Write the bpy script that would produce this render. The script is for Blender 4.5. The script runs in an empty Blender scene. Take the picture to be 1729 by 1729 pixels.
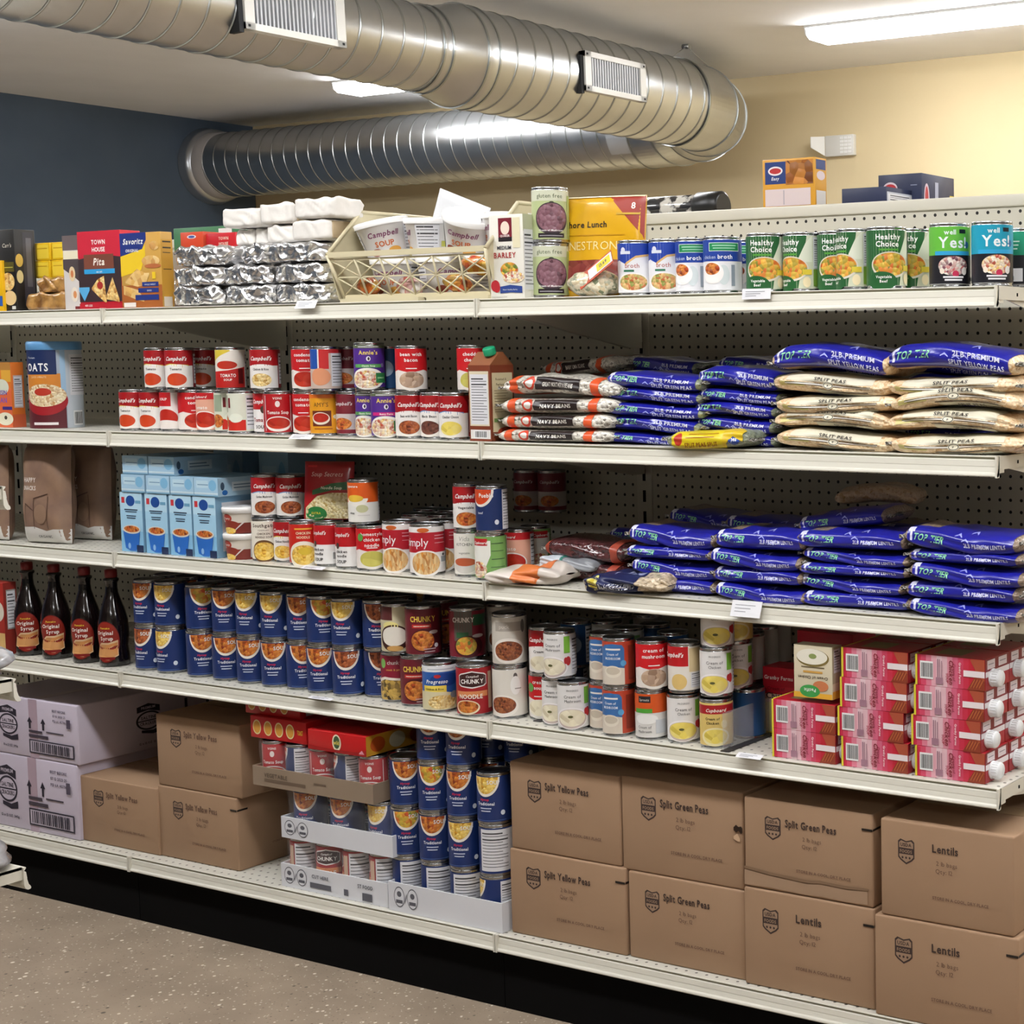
import bpy, math, random
from mathutils import Vector, Matrix
PI = math.pi
SC = bpy.context.scene
COL = SC.collection
R0 = random.Random(7)

# ------------------------------------------------------------------ camera
CAMP = Vector((1.2867, -2.5943, 1.432))
FOC, PCX, PCY = 2769.118, 1625.68, 811.51
def cam_axes(yaw=-0.4834, pitch=0.0815, roll=0.0064):
    f = Vector((math.sin(yaw)*math.cos(pitch), math.cos(yaw)*math.cos(pitch), -math.sin(pitch)))
    r = Vector((math.cos(yaw), -math.sin(yaw), 0)); d = f.cross(r)
    return (math.cos(roll)*r+math.sin(roll)*d, -math.sin(roll)*r+math.cos(roll)*d, f)
AR, AD, AF = cam_axes()
cd = bpy.data.cameras.new('camera'); cam = bpy.data.objects.new('camera', cd); COL.objects.link(cam)
cd.sensor_width = 36; cd.lens = FOC/1729*36
cd.shift_x = (864.5-PCX)/1729; cd.shift_y = (PCY-864.5)/1729
cd.clip_start = .05; cd.clip_end = 60
cam.matrix_world = Matrix(((AR.x, -AD.x, -AF.x, CAMP.x), (AR.y, -AD.y, -AF.y, CAMP.y), (AR.z, -AD.z, -AF.z, CAMP.z), (0, 0, 0, 1)))
SC.camera = cam
# ------------------------------------------------------------------ view and world
SC.view_settings.view_transform = 'Standard'; SC.view_settings.look = 'None'
SC.view_settings.gamma = 1; SC.view_settings.use_curve_mapping = False
SC.view_settings.exposure = 0.0
LAMP_POWER = 37.0          # emission strength of the lamp diffusers
w = bpy.data.worlds.new('world'); SC.world = w; w.use_nodes = True
w.node_tree.nodes['Background'].inputs[0].default_value = (.9, .95, 1, 1)
w.node_tree.nodes['Background'].inputs[1].default_value = .3

# survey station used to read positions off the photograph (fixed, independent of the camera object)
STN = Vector((1.2867, -2.5943, 1.432))
def _lin(k, j, q, other):
    a = (AR, AD)[k]; t = (q-(PCX, PCY)[k])/FOC
    n = t*AF - a
    s = sum(n[i]*(other[i]-STN[i]) for i in range(3) if i != j)
    return STN[j] - s/n[j]
def X(px, y, z): return _lin(0, 0, px, (0, y, z))
def Y(px, x, z): return _lin(0, 1, px, (x, 0, z))
def Z(py, x, y): return _lin(1, 2, py, (x, y, 0))
def depth_of(x, y, z): return AF.dot(Vector((x, y, z))-STN)

# ------------------------------------------------------------------ materials
MATS = {}
def lin(h):
    h = h.lstrip('#'); c = [int(h[i:i+2], 16)/255 for i in (0, 2, 4)]
    return tuple(((x+.055)/1.055)**2.4 if x > .04045 else x/12.92 for x in c)+(1,)
def mat(h, rough=.45, metal=0, coat=0, spec=.5, alpha=1):
    k = (h, rough, metal, coat, alpha, spec)
    if k in MATS: return MATS[k]
    m = bpy.data.materials.new('m_%s' % h.strip('#')); m.use_nodes = True
    b = m.node_tree.nodes['Principled BSDF']
    b.inputs['Base Color'].default_value = lin(h); b.inputs['Roughness'].default_value = rough
    b.inputs['Metallic'].default_value = metal; b.inputs['Coat Weight'].default_value = coat
    b.inputs['Coat Roughness'].default_value = .15; b.inputs['Alpha'].default_value = alpha
    b.inputs['Specular IOR Level'].default_value = spec
    MATS[k] = m; return m
def nodes(m): return m.node_tree.nodes, m.node_tree.links, m.node_tree.nodes['Principled BSDF']
def ramp(N, stops, const=False):
    r = N.new('ShaderNodeValToRGB'); e = r.color_ramp.elements
    while len(e) < len(stops): e.new(.5)
    for i, (p, c) in enumerate(stops): e[i].position = p; e[i].color = lin(c)
    if const: r.color_ramp.interpolation = 'CONSTANT'
    return r
def food(c1, c2, c3, scale=160, rough=.35, coat=0, stretch=None):
    k = ('food', c1, c2, c3, scale, rough, coat, stretch)
    if k in MATS: return MATS[k]
    m = bpy.data.materials.new('pieces_'+c1.strip('#')); m.use_nodes = True; N, L, b = nodes(m)
    t = N.new('ShaderNodeTexCoord'); v = N.new('ShaderNodeTexVoronoi'); v.inputs['Scale'].default_value = scale
    src = t.outputs['Object']
    if stretch:
        mp = N.new('ShaderNodeMapping'); mp.inputs['Scale'].default_value = stretch; L.new(src, mp.inputs[0]); src = mp.outputs[0]
    L.new(src, v.inputs['Vector'])
    s = N.new('ShaderNodeSeparateColor'); L.new(v.outputs['Color'], s.inputs[0])
    r = ramp(N, [(0, c1), (.5, c2), (1, c3)]); L.new(s.outputs[0], r.inputs[0]); L.new(r.outputs[0], b.inputs['Base Color'])
    bp = N.new('ShaderNodeBump'); bp.inputs['Strength'].default_value = .6; bp.inputs['Distance'].default_value = .003; bp.invert = True
    L.new(v.outputs['Distance'], bp.inputs['Height']); L.new(bp.outputs[0], b.inputs['Normal'])
    b.inputs['Roughness'].default_value = rough; b.inputs['Coat Weight'].default_value = coat; b.inputs['Coat Roughness'].default_value = .1
    MATS[k] = m; return m
def noisy(name, c1, c2, scale, rough=.5, metal=0, bump=0, dist=.002, detail=6, coat=0, coord='Object', pos=(.35, .65)):
    if name in MATS: return MATS[name]
    m = bpy.data.materials.new(name); m.use_nodes = True; N, L, b = nodes(m)
    t = N.new('ShaderNodeTexCoord'); n = N.new('ShaderNodeTexNoise'); n.inputs['Scale'].default_value = scale; n.inputs['Detail'].default_value = detail
    L.new(t.outputs[coord], n.inputs['Vector']); r = ramp(N, [(pos[0], c1), (pos[1], c2)])
    L.new(n.outputs[0], r.inputs[0]); L.new(r.outputs[0], b.inputs['Base Color'])
    b.inputs['Roughness'].default_value = rough; b.inputs['Metallic'].default_value = metal; b.inputs['Coat Weight'].default_value = coat
    if bump:
        bp = N.new('ShaderNodeBump'); bp.inputs['Strength'].default_value = bump; bp.inputs['Distance'].default_value = dist
        L.new(n.outputs[0], bp.inputs['Height']); L.new(bp.outputs[0], b.inputs['Normal'])
    MATS[name] = m; return m
def holes(name, base, hole, pitch, rad, axes, rough=.4):
    """painted steel with a square grid of punched holes, in world metres"""
    m = bpy.data.materials.new(name); m.use_nodes = True; N, L, b = nodes(m)
    t = N.new('ShaderNodeNewGeometry'); s = N.new('ShaderNodeSeparateXYZ'); L.new(t.outputs['Position'], s.inputs[0])
    parts = []
    for a in axes:
        d = N.new('ShaderNodeMath'); d.operation = 'DIVIDE'; d.inputs[1].default_value = pitch; L.new(s.outputs[a], d.inputs[0])
        f = N.new('ShaderNodeMath'); f.operation = 'FRACT'; L.new(d.outputs[0], f.inputs[0])
        q = N.new('ShaderNodeMath'); q.operation = 'SUBTRACT'; q.inputs[1].default_value = .5; L.new(f.outputs[0], q.inputs[0])
        p = N.new('ShaderNodeMath'); p.operation = 'MULTIPLY'; L.new(q.outputs[0], p.inputs[0]); L.new(q.outputs[0], p.inputs[1]); parts.append(p)
    a = N.new('ShaderNodeMath'); a.operation = 'ADD'; L.new(parts[0].outputs[0], a.inputs[0]); L.new(parts[1].outputs[0], a.inputs[1])
    c = N.new('ShaderNodeMath'); c.operation = 'LESS_THAN'; c.inputs[1].default_value = (rad/pitch)**2; L.new(a.outputs[0], c.inputs[0])
    mx = N.new('ShaderNodeMix'); mx.data_type = 'RGBA'; mx.inputs[6].default_value = lin(base); mx.inputs[7].default_value = lin(hole)
    L.new(c.outputs[0], mx.inputs[0]); L.new(mx.outputs[2], b.inputs['Base Color']); b.inputs['Roughness'].default_value = rough
    return m

# ------------------------------------------------------------------ glyphs for printed words
GL = {}
def make_glyphs():
    chars = "ABCDEFGHIJKLMNOPQRSTUVWXYZabcdefghijklmnopqrstuvwxyz0123456789'&!.,:%/-"
    obs = []
    for bold in (0, 1):
        for c in chars:
            cu = bpy.data.curves.new('g', 'FONT'); cu.body = c; cu.size = 1; cu.resolution_u = 2; cu.offset = .022 if bold else 0; cu.fill_mode = 'FRONT'
            o = bpy.data.objects.new('g', cu); COL.objects.link(o); obs.append((c, bold, o, cu))
    dg = bpy.context.evaluated_depsgraph_get(); dg.update()
    for c, bold, o, cu in obs:
        me = o.evaluated_get(dg).to_mesh()
        vs = [(v.co.x, v.co.y) for v in me.vertices]; fs = [tuple(p.vertices) for p in me.polygons]
        if vs:
            x0 = min(v[0] for v in vs); wd = max(v[0] for v in vs)-x0
            GL[(c, bold)] = ([(a-x0, b) for a, b in vs], fs, wd)
        o.evaluated_get(dg).to_mesh_clear()
    for c, bold, o, cu in obs: bpy.data.objects.remove(o); bpy.data.curves.remove(cu)
make_glyphs()

# ------------------------------------------------------------------ mesh builder
class MB:
    def __init__(s): s.V = []; s.F = []; s.I = []; s.S = []; s.M = []
    def slot(s, m):
        if m not in s.M: s.M.append(m)
        return s.M.index(m)
    def face(s, f, m, sm=False): s.F.append(f); s.I.append(s.slot(m)); s.S.append(sm)
    def grid(s, fn, nu, nv, m, sm=True, wrap=False, flip=False):
        b = len(s.V); n1 = nu if wrap else nu+1
        for j in range(nv+1):
            for i in range(n1): s.V.append(fn(i/nu, j/nv))
        for j in range(nv):
            for i in range(nu):
                a = b+j*n1+i; c = b+j*n1+(i+1) % n1
                f = (a, c, c+n1, a+n1); s.face(f[::-1] if flip else f, m, sm)
    def box(s, x0, x1, y0, y1, z0, z1, m, bev=0):
        if bev <= 0:
            b = len(s.V); s.V += [(x, y, z) for z in (z0, z1) for x, y in ((x0, y0), (x1, y0), (x1, y1), (x0, y1))]
            for f in ((3, 2, 1, 0), (4, 5, 6, 7), (0, 1, 5, 4), (1, 2, 6, 5), (2, 3, 7, 6), (3, 0, 4, 7)): s.face(tuple(b+i for i in f), m)
            return
        pts = []
        def ring(z, e):
            r = []
            for cx, cy, a0 in ((x1-bev, y0+bev, -PI/2), (x1-bev, y1-bev, 0), (x0+bev, y1-bev, PI/2), (x0+bev, y0+bev, PI)):
                for k in range(3):
                    a = a0+k*PI/4; r.append((cx+math.cos(a)*(bev-e), cy+math.sin(a)*(bev-e), z))
            return r
        rings = [ring(z0, bev*.7), ring(z0+bev*.3, bev*.2), ring(z0+bev, 0), ring(z1-bev, 0), ring(z1-bev*.3, bev*.2), ring(z1, bev*.7)]
        b = len(s.V); n = 12
        for r in rings: s.V += r
        for j in range(5):
            for i in range(n): s.face((b+j*n+i, b+j*n+(i+1) % n, b+(j+1)*n+(i+1) % n, b+(j+1)*n+i), m, True)
        s.face(tuple(b+i for i in range(n))[::-1], m); s.face(tuple(b+5*n+i for i in range(n)), m)
    def lathe(s, prof, n, m, c=(0, 0, 0), sm=True):
        s.grid(lambda u, v: (lambda q: (c[0]+q[0]*math.sin(2*PI*u), c[1]-q[0]*math.cos(2*PI*u), c[2]+q[1]))(prof[round(v*(len(prof)-1))]), n, len(prof)-1, m, sm, True)
    def tube(s, pts, r, m, n=8, cap=True):
        pts = [Vector(p) for p in pts]; b = len(s.V)
        for i, p in enumerate(pts):
            d = (pts[min(i+1, len(pts)-1)]-pts[max(i-1, 0)]).normalized()
            a = d.cross(Vector((0, 0, 1)));  a = (a if a.length > .05 else d.cross(Vector((1, 0, 0)))).normalized(); e = d.cross(a)
            rr = r[i] if isinstance(r, (list, tuple)) else r
            for k in range(n): q = p+rr*(math.cos(2*PI*k/n)*a+math.sin(2*PI*k/n)*e); s.V.append(tuple(q))
        for i in range(len(pts)-1):
            for k in range(n): s.face((b+i*n+k, b+i*n+(k+1) % n, b+(i+1)*n+(k+1) % n, b+(i+1)*n+k), m, True)
        if cap:
            s.face(tuple(b+k for k in range(n))[::-1], m); s.face(tuple(b+(len(pts)-1)*n+k for k in range(n)), m)
    def prism(s, poly, axis, a0, a1, m):
        """closed outline extruded along an axis (0 x, 1 y, 2 z)"""
        b = len(s.V); n = len(poly)
        for a in (a0, a1):
            for p, q in poly: s.V.append({0: (a, p, q), 1: (p, a, q), 2: (p, q, a)}[axis])
        for i in range(n): s.face((b+i, b+(i+1) % n, b+n+(i+1) % n, b+n+i), m)
        s.face(tuple(b+i for i in range(n))[::-1], m); s.face(tuple(b+n+i for i in range(n)), m)
    # ---- printed shapes on a surface S(u, v, off)
    def rect(s, S, u0, u1, v0, v1, m, off, nu=1, nv=1):
        s.grid(lambda a, b: S(u0+(u1-u0)*a, v0+(v1-v0)*b, off), nu, nv, m)
    def cols(s, S, pts, m, off, nv=1, du=None):
        if du:
            q = [pts[0]]
            for a, c in zip(pts, pts[1:]):
                k = max(1, math.ceil((c[0]-a[0])/du)); q += [tuple(a[i]+(c[i]-a[i])*t/k for i in range(3)) for t in range(1, k+1)]
            pts = q
        b = len(s.V); n = len(pts)
        for u, vb, vt in pts:
            for j in range(nv+1): s.V.append(S(u, vb+(vt-vb)*j/nv, off))
        for i in range(n-1):
            for j in range(nv): a = b+i*(nv+1)+j; s.face((a, a+nv+1, a+nv+2, a+1), m, True)
    def text(s, S, st, u, v, size, m, off, bold=0, shear=0, rot=0, maxw=None, al='c', squeeze=1):
        tot = 0; lay = []
        for c in st:
            if c == ' ': tot += .32; continue
            g = GL.get((c, bold))
            if not g: tot += .3; continue
            lay.append((g, tot)); tot += g[2]+.09
        sx = size*squeeze
        if maxw and tot*sx > maxw: sx = maxw/tot
        x0 = -tot*sx/2 if al == 'c' else 0
        for g, t in lay:
            b = len(s.V)
            for gx, gy in g[0]:
                a = x0+(gx+t)*sx+shear*gy*size; c = gy*size
                if rot == 1: a, c = -c, a
                elif rot == -1: a, c = c, -a
                elif rot == 2: a, c = -a, -c
                s.V.append(S(u+a, v+c, off))
            for f in g[1]: s.face(tuple(b+i for i in f), m)
    def obj(s, name, parent=None, loc=None, rot=None):
        me = bpy.data.meshes.new(name); me.from_pydata(s.V, [], s.F)
        for m in s.M: me.materials.append(m)
        me.polygons.foreach_set('material_index', s.I); me.polygons.foreach_set('use_smooth', s.S); me.update()
        o = bpy.data.objects.new(name, me); COL.objects.link(o); o.parent = parent
        if loc: o.location = loc
        if rot: o.rotation_euler = rot
        return o
def C(c): return c if not isinstance(c, str) else mat(c, .38)
def draw(mb, S, ops, W, H, off=.0004, step=.00009, du=None, nv=1, toff=.0002):
    """printing: every op is (kind, colour, ...), u in units of W, v in units of H"""
    for i, op in enumerate(ops):
        if op[0] == 'N' and not isinstance(op[1], str): op = ('N', '#dadade')+tuple(op[1:])
        o = off+i*step; k, c = op[0], C(op[1])
        if k in 'EHRNZV' and len(op) < 6 or k == 'T' and len(op) < 6: raise ValueError(str(op))
        n = lambda a: max(1, int(math.ceil(abs(a)*W/du))) if du else 1
        if k == 'R': u0, u1, v0, v1 = op[2:6]; mb.rect(S, u0*W, u1*W, v0*H, v1*H, c, o, n(u1-u0), nv)
        elif k == 'E' or k == 'H':
            u, v, ru, rv = op[2:6]; m = 18; pts = []
            for j in range(m+1):
                a = -math.cos(PI*j/m); q = math.sin(PI*j/m)*rv*H
                pts.append(((u+a*ru)*W, v*H-q, v*H+(q if k == 'E' else 0)))
            mb.cols(S, pts, c, o, nv)
        elif k == 'P': mb.cols(S, [(a*W, b*H, d*H) for a, b, d in op[2]], c, o, nv, du)
        elif k == 'T':
            st, u, v, sz = op[2:6]; kw = op[6] if len(op) > 6 else {}
            kw = dict(kw);
            if 'maxw' in kw: kw['maxw'] *= W
            mb.text(S, st, u*W, v*H, sz*H, c, o+toff, **kw)
        elif k == 'N':
            u0, u1, v0, v1 = op[2:6]; mb.rect(S, u0*W, u1*W, v0*H, v1*H, c, o, n(u1-u0), nv)
            dk = C('#3c3c40'); q = op[6] if len(op) > 6 else 8
            for j in range(q):
                vv = v1-(v1-v0)*(.08+.88*j/q); th = (v1-v0)*(.05 if j in (0, 2) else .022)*8/max(8, q)
                e = u0+(u1-u0)*(.93 if j % 3 else .75)
                mb.rect(S, (u0+(u1-u0)*.07)*W, e*W, (vv-th)*H, vv*H, dk, o+.0001, n(u1-u0), nv)
        elif k == 'Z':
            u0, u1, v0, v1 = op[2:6]; mb.rect(S, u0*W, u1*W, v0*H, v1*H, C('#ececec'), o, n(u1-u0), nv); rr = random.Random(3); x = .08
            while x < .9:
                t = rr.choice((.02, .035, .06)); mb.rect(S, (u0+(u1-u0)*x)*W, (u0+(u1-u0)*(x+t))*W, (v0+(v1-v0)*.1)*H, (v0+(v1-v0)*.9)*H, c, o+.0001, 1, nv); x += t+rr.choice((.025, .04))
        elif k == 'V':   # barcode with bars lying flat
            u0, u1, v0, v1 = op[2:6]; mb.rect(S, u0*W, u1*W, v0*H, v1*H, C('#ececec'), o, 1, nv); rr = random.Random(5); x = .06
            while x < .92:
                t = rr.choice((.02, .035, .05)); mb.rect(S, (u0+(u1-u0)*.08)*W, (u0+(u1-u0)*.92)*W, (v0+(v1-v0)*x)*H, (v0+(v1-v0)*(x+t))*H, c, o+.0001, 1, nv); x += t+rr.choice((.02, .035))

def tag(o, label=None, cat=None, group=None, kind=None):
    if label: o['label'] = label
    if cat: o['category'] = cat
    if group: o['group'] = group
    if kind: o['kind'] = kind
    return o
def empty(name, loc=(0, 0, 0), rz=0):
    o = bpy.data.objects.new(name, None); o.empty_display_size = .05; COL.objects.link(o); o.location = loc; o.rotation_euler = (0, 0, rz); return o
KIDS = {}
def kid(root, o): KIDS.setdefault(root.name, []).append(o); return o
def copy_tree(root):
    r = root.copy(); COL.objects.link(r)
    for k in ('label', 'group'):
        if k in r: del r[k]
    KIDS[r.name] = []
    for ch in KIDS.get(root.name, []):
        c = ch.copy(); COL.objects.link(c); c.parent = r; c.matrix_parent_inverse = Matrix(); KIDS[r.name].append(c)
        for g in KIDS.get(ch.name, []):
            d = g.copy(); COL.objects.link(d); d.parent = c; d.matrix_parent_inverse = Matrix()
            KIDS.setdefault(c.name, []).append(d)
    return r
ORD = ['', 'first', 'second', 'third', 'fourth', 'fifth', 'sixth', 'seventh', 'eighth', 'ninth', 'tenth', 'eleventh', 'twelfth']
# ------------------------------------------------------------------ the room
FL = 0.0; CEIL = 2.876; WY = 4.79; WX = -7.75; FRY = -6.5; RX = 6.0
def structure(name, mb, **k): return tag(mb.obj(name), kind='structure', **k)
m_ceil = noisy('ceiling_paint', '#eeeff1', '#f2f3f5', 3, .85)
m_yel = noisy('yellow_wall_paint', '#d6c49c', '#dac8a0', 2, .8)
m_blue = noisy('blue_wall_paint', '#4a596b', '#4e5d6f', 4, .75)
m_pale = noisy('pale_wall_paint', '#6c6b68', '#727170', 2, .8)
m_floor = bpy.data.materials.new('speckled_floor'); m_floor.use_nodes = True
N, L, b = nodes(m_floor); t = N.new('ShaderNodeTexCoord')
n1 = N.new('ShaderNodeTexNoise'); n1.inputs['Scale'].default_value = 6; n1.inputs['Detail'].default_value = 8; L.new(t.outputs['Object'], n1.inputs[0])
base = ramp(N, [(.3, '#8d7d6c'), (.7, '#9f8e7b')]); L.new(n1.outputs[0], base.inputs[0]); prev = base.outputs[0]
for sc, th, col in ((38, .12, '#e2d9ca'), (50, .10, '#6c5d50'), (80, .14, '#c8bcab'), (95, .13, '#7d6f61'), (24, .06, '#4f443a')):
    v = N.new('ShaderNodeTexVoronoi'); v.inputs['Scale'].default_value = sc; L.new(t.outputs['Object'], v.inputs[0])
    nn = N.new('ShaderNodeTexNoise'); nn.inputs['Scale'].default_value = sc*.35; L.new(t.outputs['Object'], nn.inputs[0])
    ad = N.new('ShaderNodeMath'); ad.operation = 'MULTIPLY_ADD'; ad.inputs[1].default_value = .35; L.new(nn.outputs[0], ad.inputs[0]); L.new(v.outputs['Distance'], ad.inputs[2])
    r = ramp(N, [(th+.15, '#ffffff'), (th+.21, '#000000')]); L.new(ad.outputs[0], r.inputs[0])
    mx = N.new('ShaderNodeMix'); mx.data_type = 'RGBA'; L.new(r.outputs[0], mx.inputs[0]); L.new(prev, mx.inputs[6]); mx.inputs[7].default_value = lin(col); prev = mx.outputs[2]
L.new(prev, b.inputs['Base Color']); b.inputs['Roughness'].default_value = .55
mb = MB(); mb.box(WX-.1, RX+.1, FRY-.1, WY+.1, -.1, 0, m_floor); structure('floor', mb)
mb = MB(); mb.box(WX-.1, RX+.1, FRY-.1, WY+.1, CEIL, CEIL+.1, m_ceil); structure('ceiling', mb)
mb = MB(); mb.box(WX, RX, WY, WY+.1, 0, CEIL, m_yel); structure('wall_back', mb)
mb = MB(); mb.box(WX-.1, WX, FRY, WY, 0, CEIL, m_blue); structure('wall_left', mb)
mb = MB(); mb.box(RX, RX+.1, FRY, WY, 0, CEIL, m_pale); structure('wall_right', mb)
mb = MB(); mb.box(WX, RX, FRY-.1, FRY, 0, CEIL, m_pale); structure('wall_front', mb)

# ceiling lamps
m_lamp = bpy.data.materials.new('lamp_diffuser'); m_lamp.use_nodes = True; N, L, b = nodes(m_lamp)
b.inputs['Emission Color'].default_value = (.985, .99, 1, 1); b.inputs['Emission Strength'].default_value = LAMP_POWER; b.inputs['Base Color'].default_value = (.9, .9, .9, 1)
m_white = mat('#e4e4e2', .4)
def lamp(x0, y0, label):
    r = empty('ceiling_light', (x0, y0, CEIL)); tag(r, label, 'ceiling light', 'ceiling light fixtures')
    mb = MB(); mb.box(0, 1.22, 0, .235, -.012, 0, m_white); kid(r, mb.obj('housing', r))
    mb = MB(); mb.prism([(.006, -.012), (.012, -.04), (.035, -.055), (.2, -.055), (.223, -.04), (.229, -.012)], 0, .004, 1.216, m_lamp); kid(r, mb.obj('diffuser', r))
    for xx in (0, 1.212):
        mb = MB(); mb.prism([(.004, -.011), (.01, -.042), (.034, -.058), (.201, -.058), (.225, -.042), (.231, -.011)], 0, xx, xx+.008, m_white); kid(r, mb.obj('end_cap', r))
    return r
lamp(-2.83, 3.735, 'white wraparound ceiling light at upper right, in front of yellow wall')
lamp(-5.87, 3.765, 'white wraparound ceiling light glimpsed between the two metal ducts')
for i, (x, y) in enumerate(((-6.4, -1.25), (-4.6, -1.25), (-2.8, -1.25), (-1.0, -1.25), (.8, -1.25), (2.9, -1.25), (.3, 3.735), (3.3, 3.735), (.3, -4.4), (-2.83, 1.24), (.3, 1.24), (3.3, 1.24), (-6.2, 1.24))):  # unseen lamps; nearer row behind the gondola added to brighten ceiling and duct
    lamp(x, y, 'white wraparound ceiling light outside the picture, assumed lamp %s' % 'a b c d e f g h i j k l m'.split()[i])

# ------------------------------------------------------------------ spiral duct
def galv(name, c1, c2, rough):
    m = noisy(name, c1, c2, 5, rough, 1.0)
    N, L, b = nodes(m); t = N.new('ShaderNodeTexCoord'); v = N.new('ShaderNodeTexVoronoi'); v.inputs['Scale'].default_value = 26; L.new(t.outputs['Object'], v.inputs[0])
    s = N.new('ShaderNodeSeparateColor'); L.new(v.outputs['Color'], s.inputs[0])
    mr = N.new('ShaderNodeMapRange'); mr.inputs[3].default_value = rough-.012; mr.inputs[4].default_value = rough+.02; L.new(s.outputs[0], mr.inputs[0]); L.new(mr.outputs[0], b.inputs['Roughness'])
    return m
m_gal = galv('galvanised_steel', '#bfc1c2', '#c6c8c9', .30)
m_seam = mat('#a9acab', .3, 1)
DX, DZc, DR = -3.563, 2.592, .2; DY = 4.466; R1 = .163
duct = empty('ventilation_duct', (0, 0, 0)); tag(duct, 'silver spiral metal duct running below the ceiling and turning along the yellow wall', 'duct')
def spiral(mb, P, length, r, pitch=.103, n=64):
    """tube along P(t) (t metres) -> (centre, axis a, axis b); wall plus raised helical seam"""
    segs = max(2, int(length/.25))
    mb.grid(lambda u, v: tuple((lambda c, a, b: c+r*(math.cos(2*PI*u)*a+math.sin(2*PI*u)*b))(*P(v*length))), n, segs, m_gal, True, True)
    turns = length/pitch; m = int(turns*n); prof = ((-.0045, 0), (-.003, .0032), (.003, .0032), (.0045, 0))
    b0 = len(mb.V)
    for i in range(m+1):
        t = i/n*pitch; c, a, b = P(min(t, length)); th = 2*PI*i/n; d = math.cos(th)*a+math.sin(th)*b; ax = a.cross(b)
        for q, h in prof: mb.V.append(tuple(c+d*(r+h)+ax*q))
    for i in range(m):
        for k in range(3): q = b0+i*4+k; mb.face((q, q+1, q+5, q+4), m_seam, True)
vx, vy, vz = Vector((1, 0, 0)), Vector((0, 1, 0)), Vector((0, 0, 1))
def ring(mb, c, a, b, r, wd, h, m=m_gal, n=64):
    ax = a.cross(b); pr = ((-wd/2, 0), (-wd/2, h), (wd/2, h), (wd/2, 0))
    mb.grid(lambda u, v: tuple((lambda q: c+ax*q[0]+(r+q[1])*(math.cos(2*PI*u)*a+math.sin(2*PI*u)*b))(pr[round(v*3)])), n, 3, m, False, True)
mb = MB(); Y0 = -5.6
spiral(mb, lambda t: (Vector((DX, Y0+t, DZc)), vx, vz), 2.13-Y0, R1); kid(duct, mb.obj('narrow_run', duct))
mb = MB()
pr = [(2.11, R1+.001), (2.13, R1+.004), (2.16, R1+.004), (2.17, R1+.002), (2.30, DR), (2.33, DR+.004), (2.37, DR+.004), (2.38, DR+.001)]
mb.grid(lambda u, v: (lambda q: (DX+q[1]*math.cos(2*PI*u), q[0], DZc+q[1]*math.sin(2*PI*u)))(pr[round(v*7)]), 64, 7, m_gal, True, True)
for yy, rr in ((2.12, R1), (2.165, R1+.002), (2.315, DR), (2.375, DR)): ring(mb, Vector((DX, yy, DZc)), vx, vz, rr, .008, .007, m_seam)
kid(duct, mb.obj('reducer_collar', duct))
ER = .72; EL = DY-ER
mb = MB(); spiral(mb, lambda t: (Vector((DX, 2.37+t, DZc)), vx, vz), EL-2.37, DR); kid(duct, mb.obj('wide_run', duct))
mb = MB()
def elb(u, v):
    a = v*PI/2; c = Vector((DX-ER+ER*math.cos(a), EL+ER*math.sin(a), DZc)); o = Vector((math.cos(a), math.sin(a), 0))
    return tuple(c+(DR+.003)*(math.cos(2*PI*u)*o+math.sin(2*PI*u)*vz))
mb.grid(elb, 64, 5, m_gal, False, True)
for k in range(6):
    a = k*PI/10; c = Vector((DX-ER+ER*math.cos(a), EL+ER*math.sin(a), DZc)); o = Vector((math.cos(a), math.sin(a), 0)); ring(mb, c, o, vz, DR+.002, .01, .006, m_seam)
kid(duct, mb.obj('elbow', duct))
mb = MB(); LX = DX-ER-WX
spiral(mb, lambda t: (Vector((DX-ER-t, DY, DZc)), -vy, vz), LX-.16, DR-.003)
ring(mb, Vector((DX-ER-.02, DY, DZc)), -vy, vz, DR-.01, .03, .008); ring(mb, Vector((DX-ER-.55, DY, DZc)), -vy, vz, DR-.01, .03, .008)
kid(duct, mb.obj('back_run', duct))
mb = MB(); m_fl = mat('#a8a3a0', .6, 0)
# wall collar: flat ring and outer rim
fl = lambda x, r: (lambda u: (x, DY-r*math.cos(2*PI*u), DZc+r*math.sin(2*PI*u)))
P1 = [(WX+.004, .238), (WX+.05, .228), (WX+.075, .222), (WX+.08, .204)]; P2 = [(WX+.08, .206), (WX+.17, .203), (WX+.172, .196)]
mb.grid(lambda u, v: fl(*P1[round(v*3)])(u), 64, 3, mat('#b9bcc0', .3, .9), True, True)
mb.grid(lambda u, v: fl(*P2[round(v*2)])(u), 64, 2, m_fl, True, True)
kid(duct, mb.obj('wall_flange', duct))
mb = MB(); pl = lambda a, r: Vector((0, -math.cos(a)*r, math.sin(a)*r))
mb.grid(lambda u, v: (DX-ER+.02-u*.16, DY-(DR+.004)*math.cos(-.15-v*.6), DZc+(DR+.004)*math.sin(-.15-v*.6)), 3, 6, mat('#c9cccf', .35, .7)); kid(duct, mb.obj('access_plate', duct))
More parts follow.
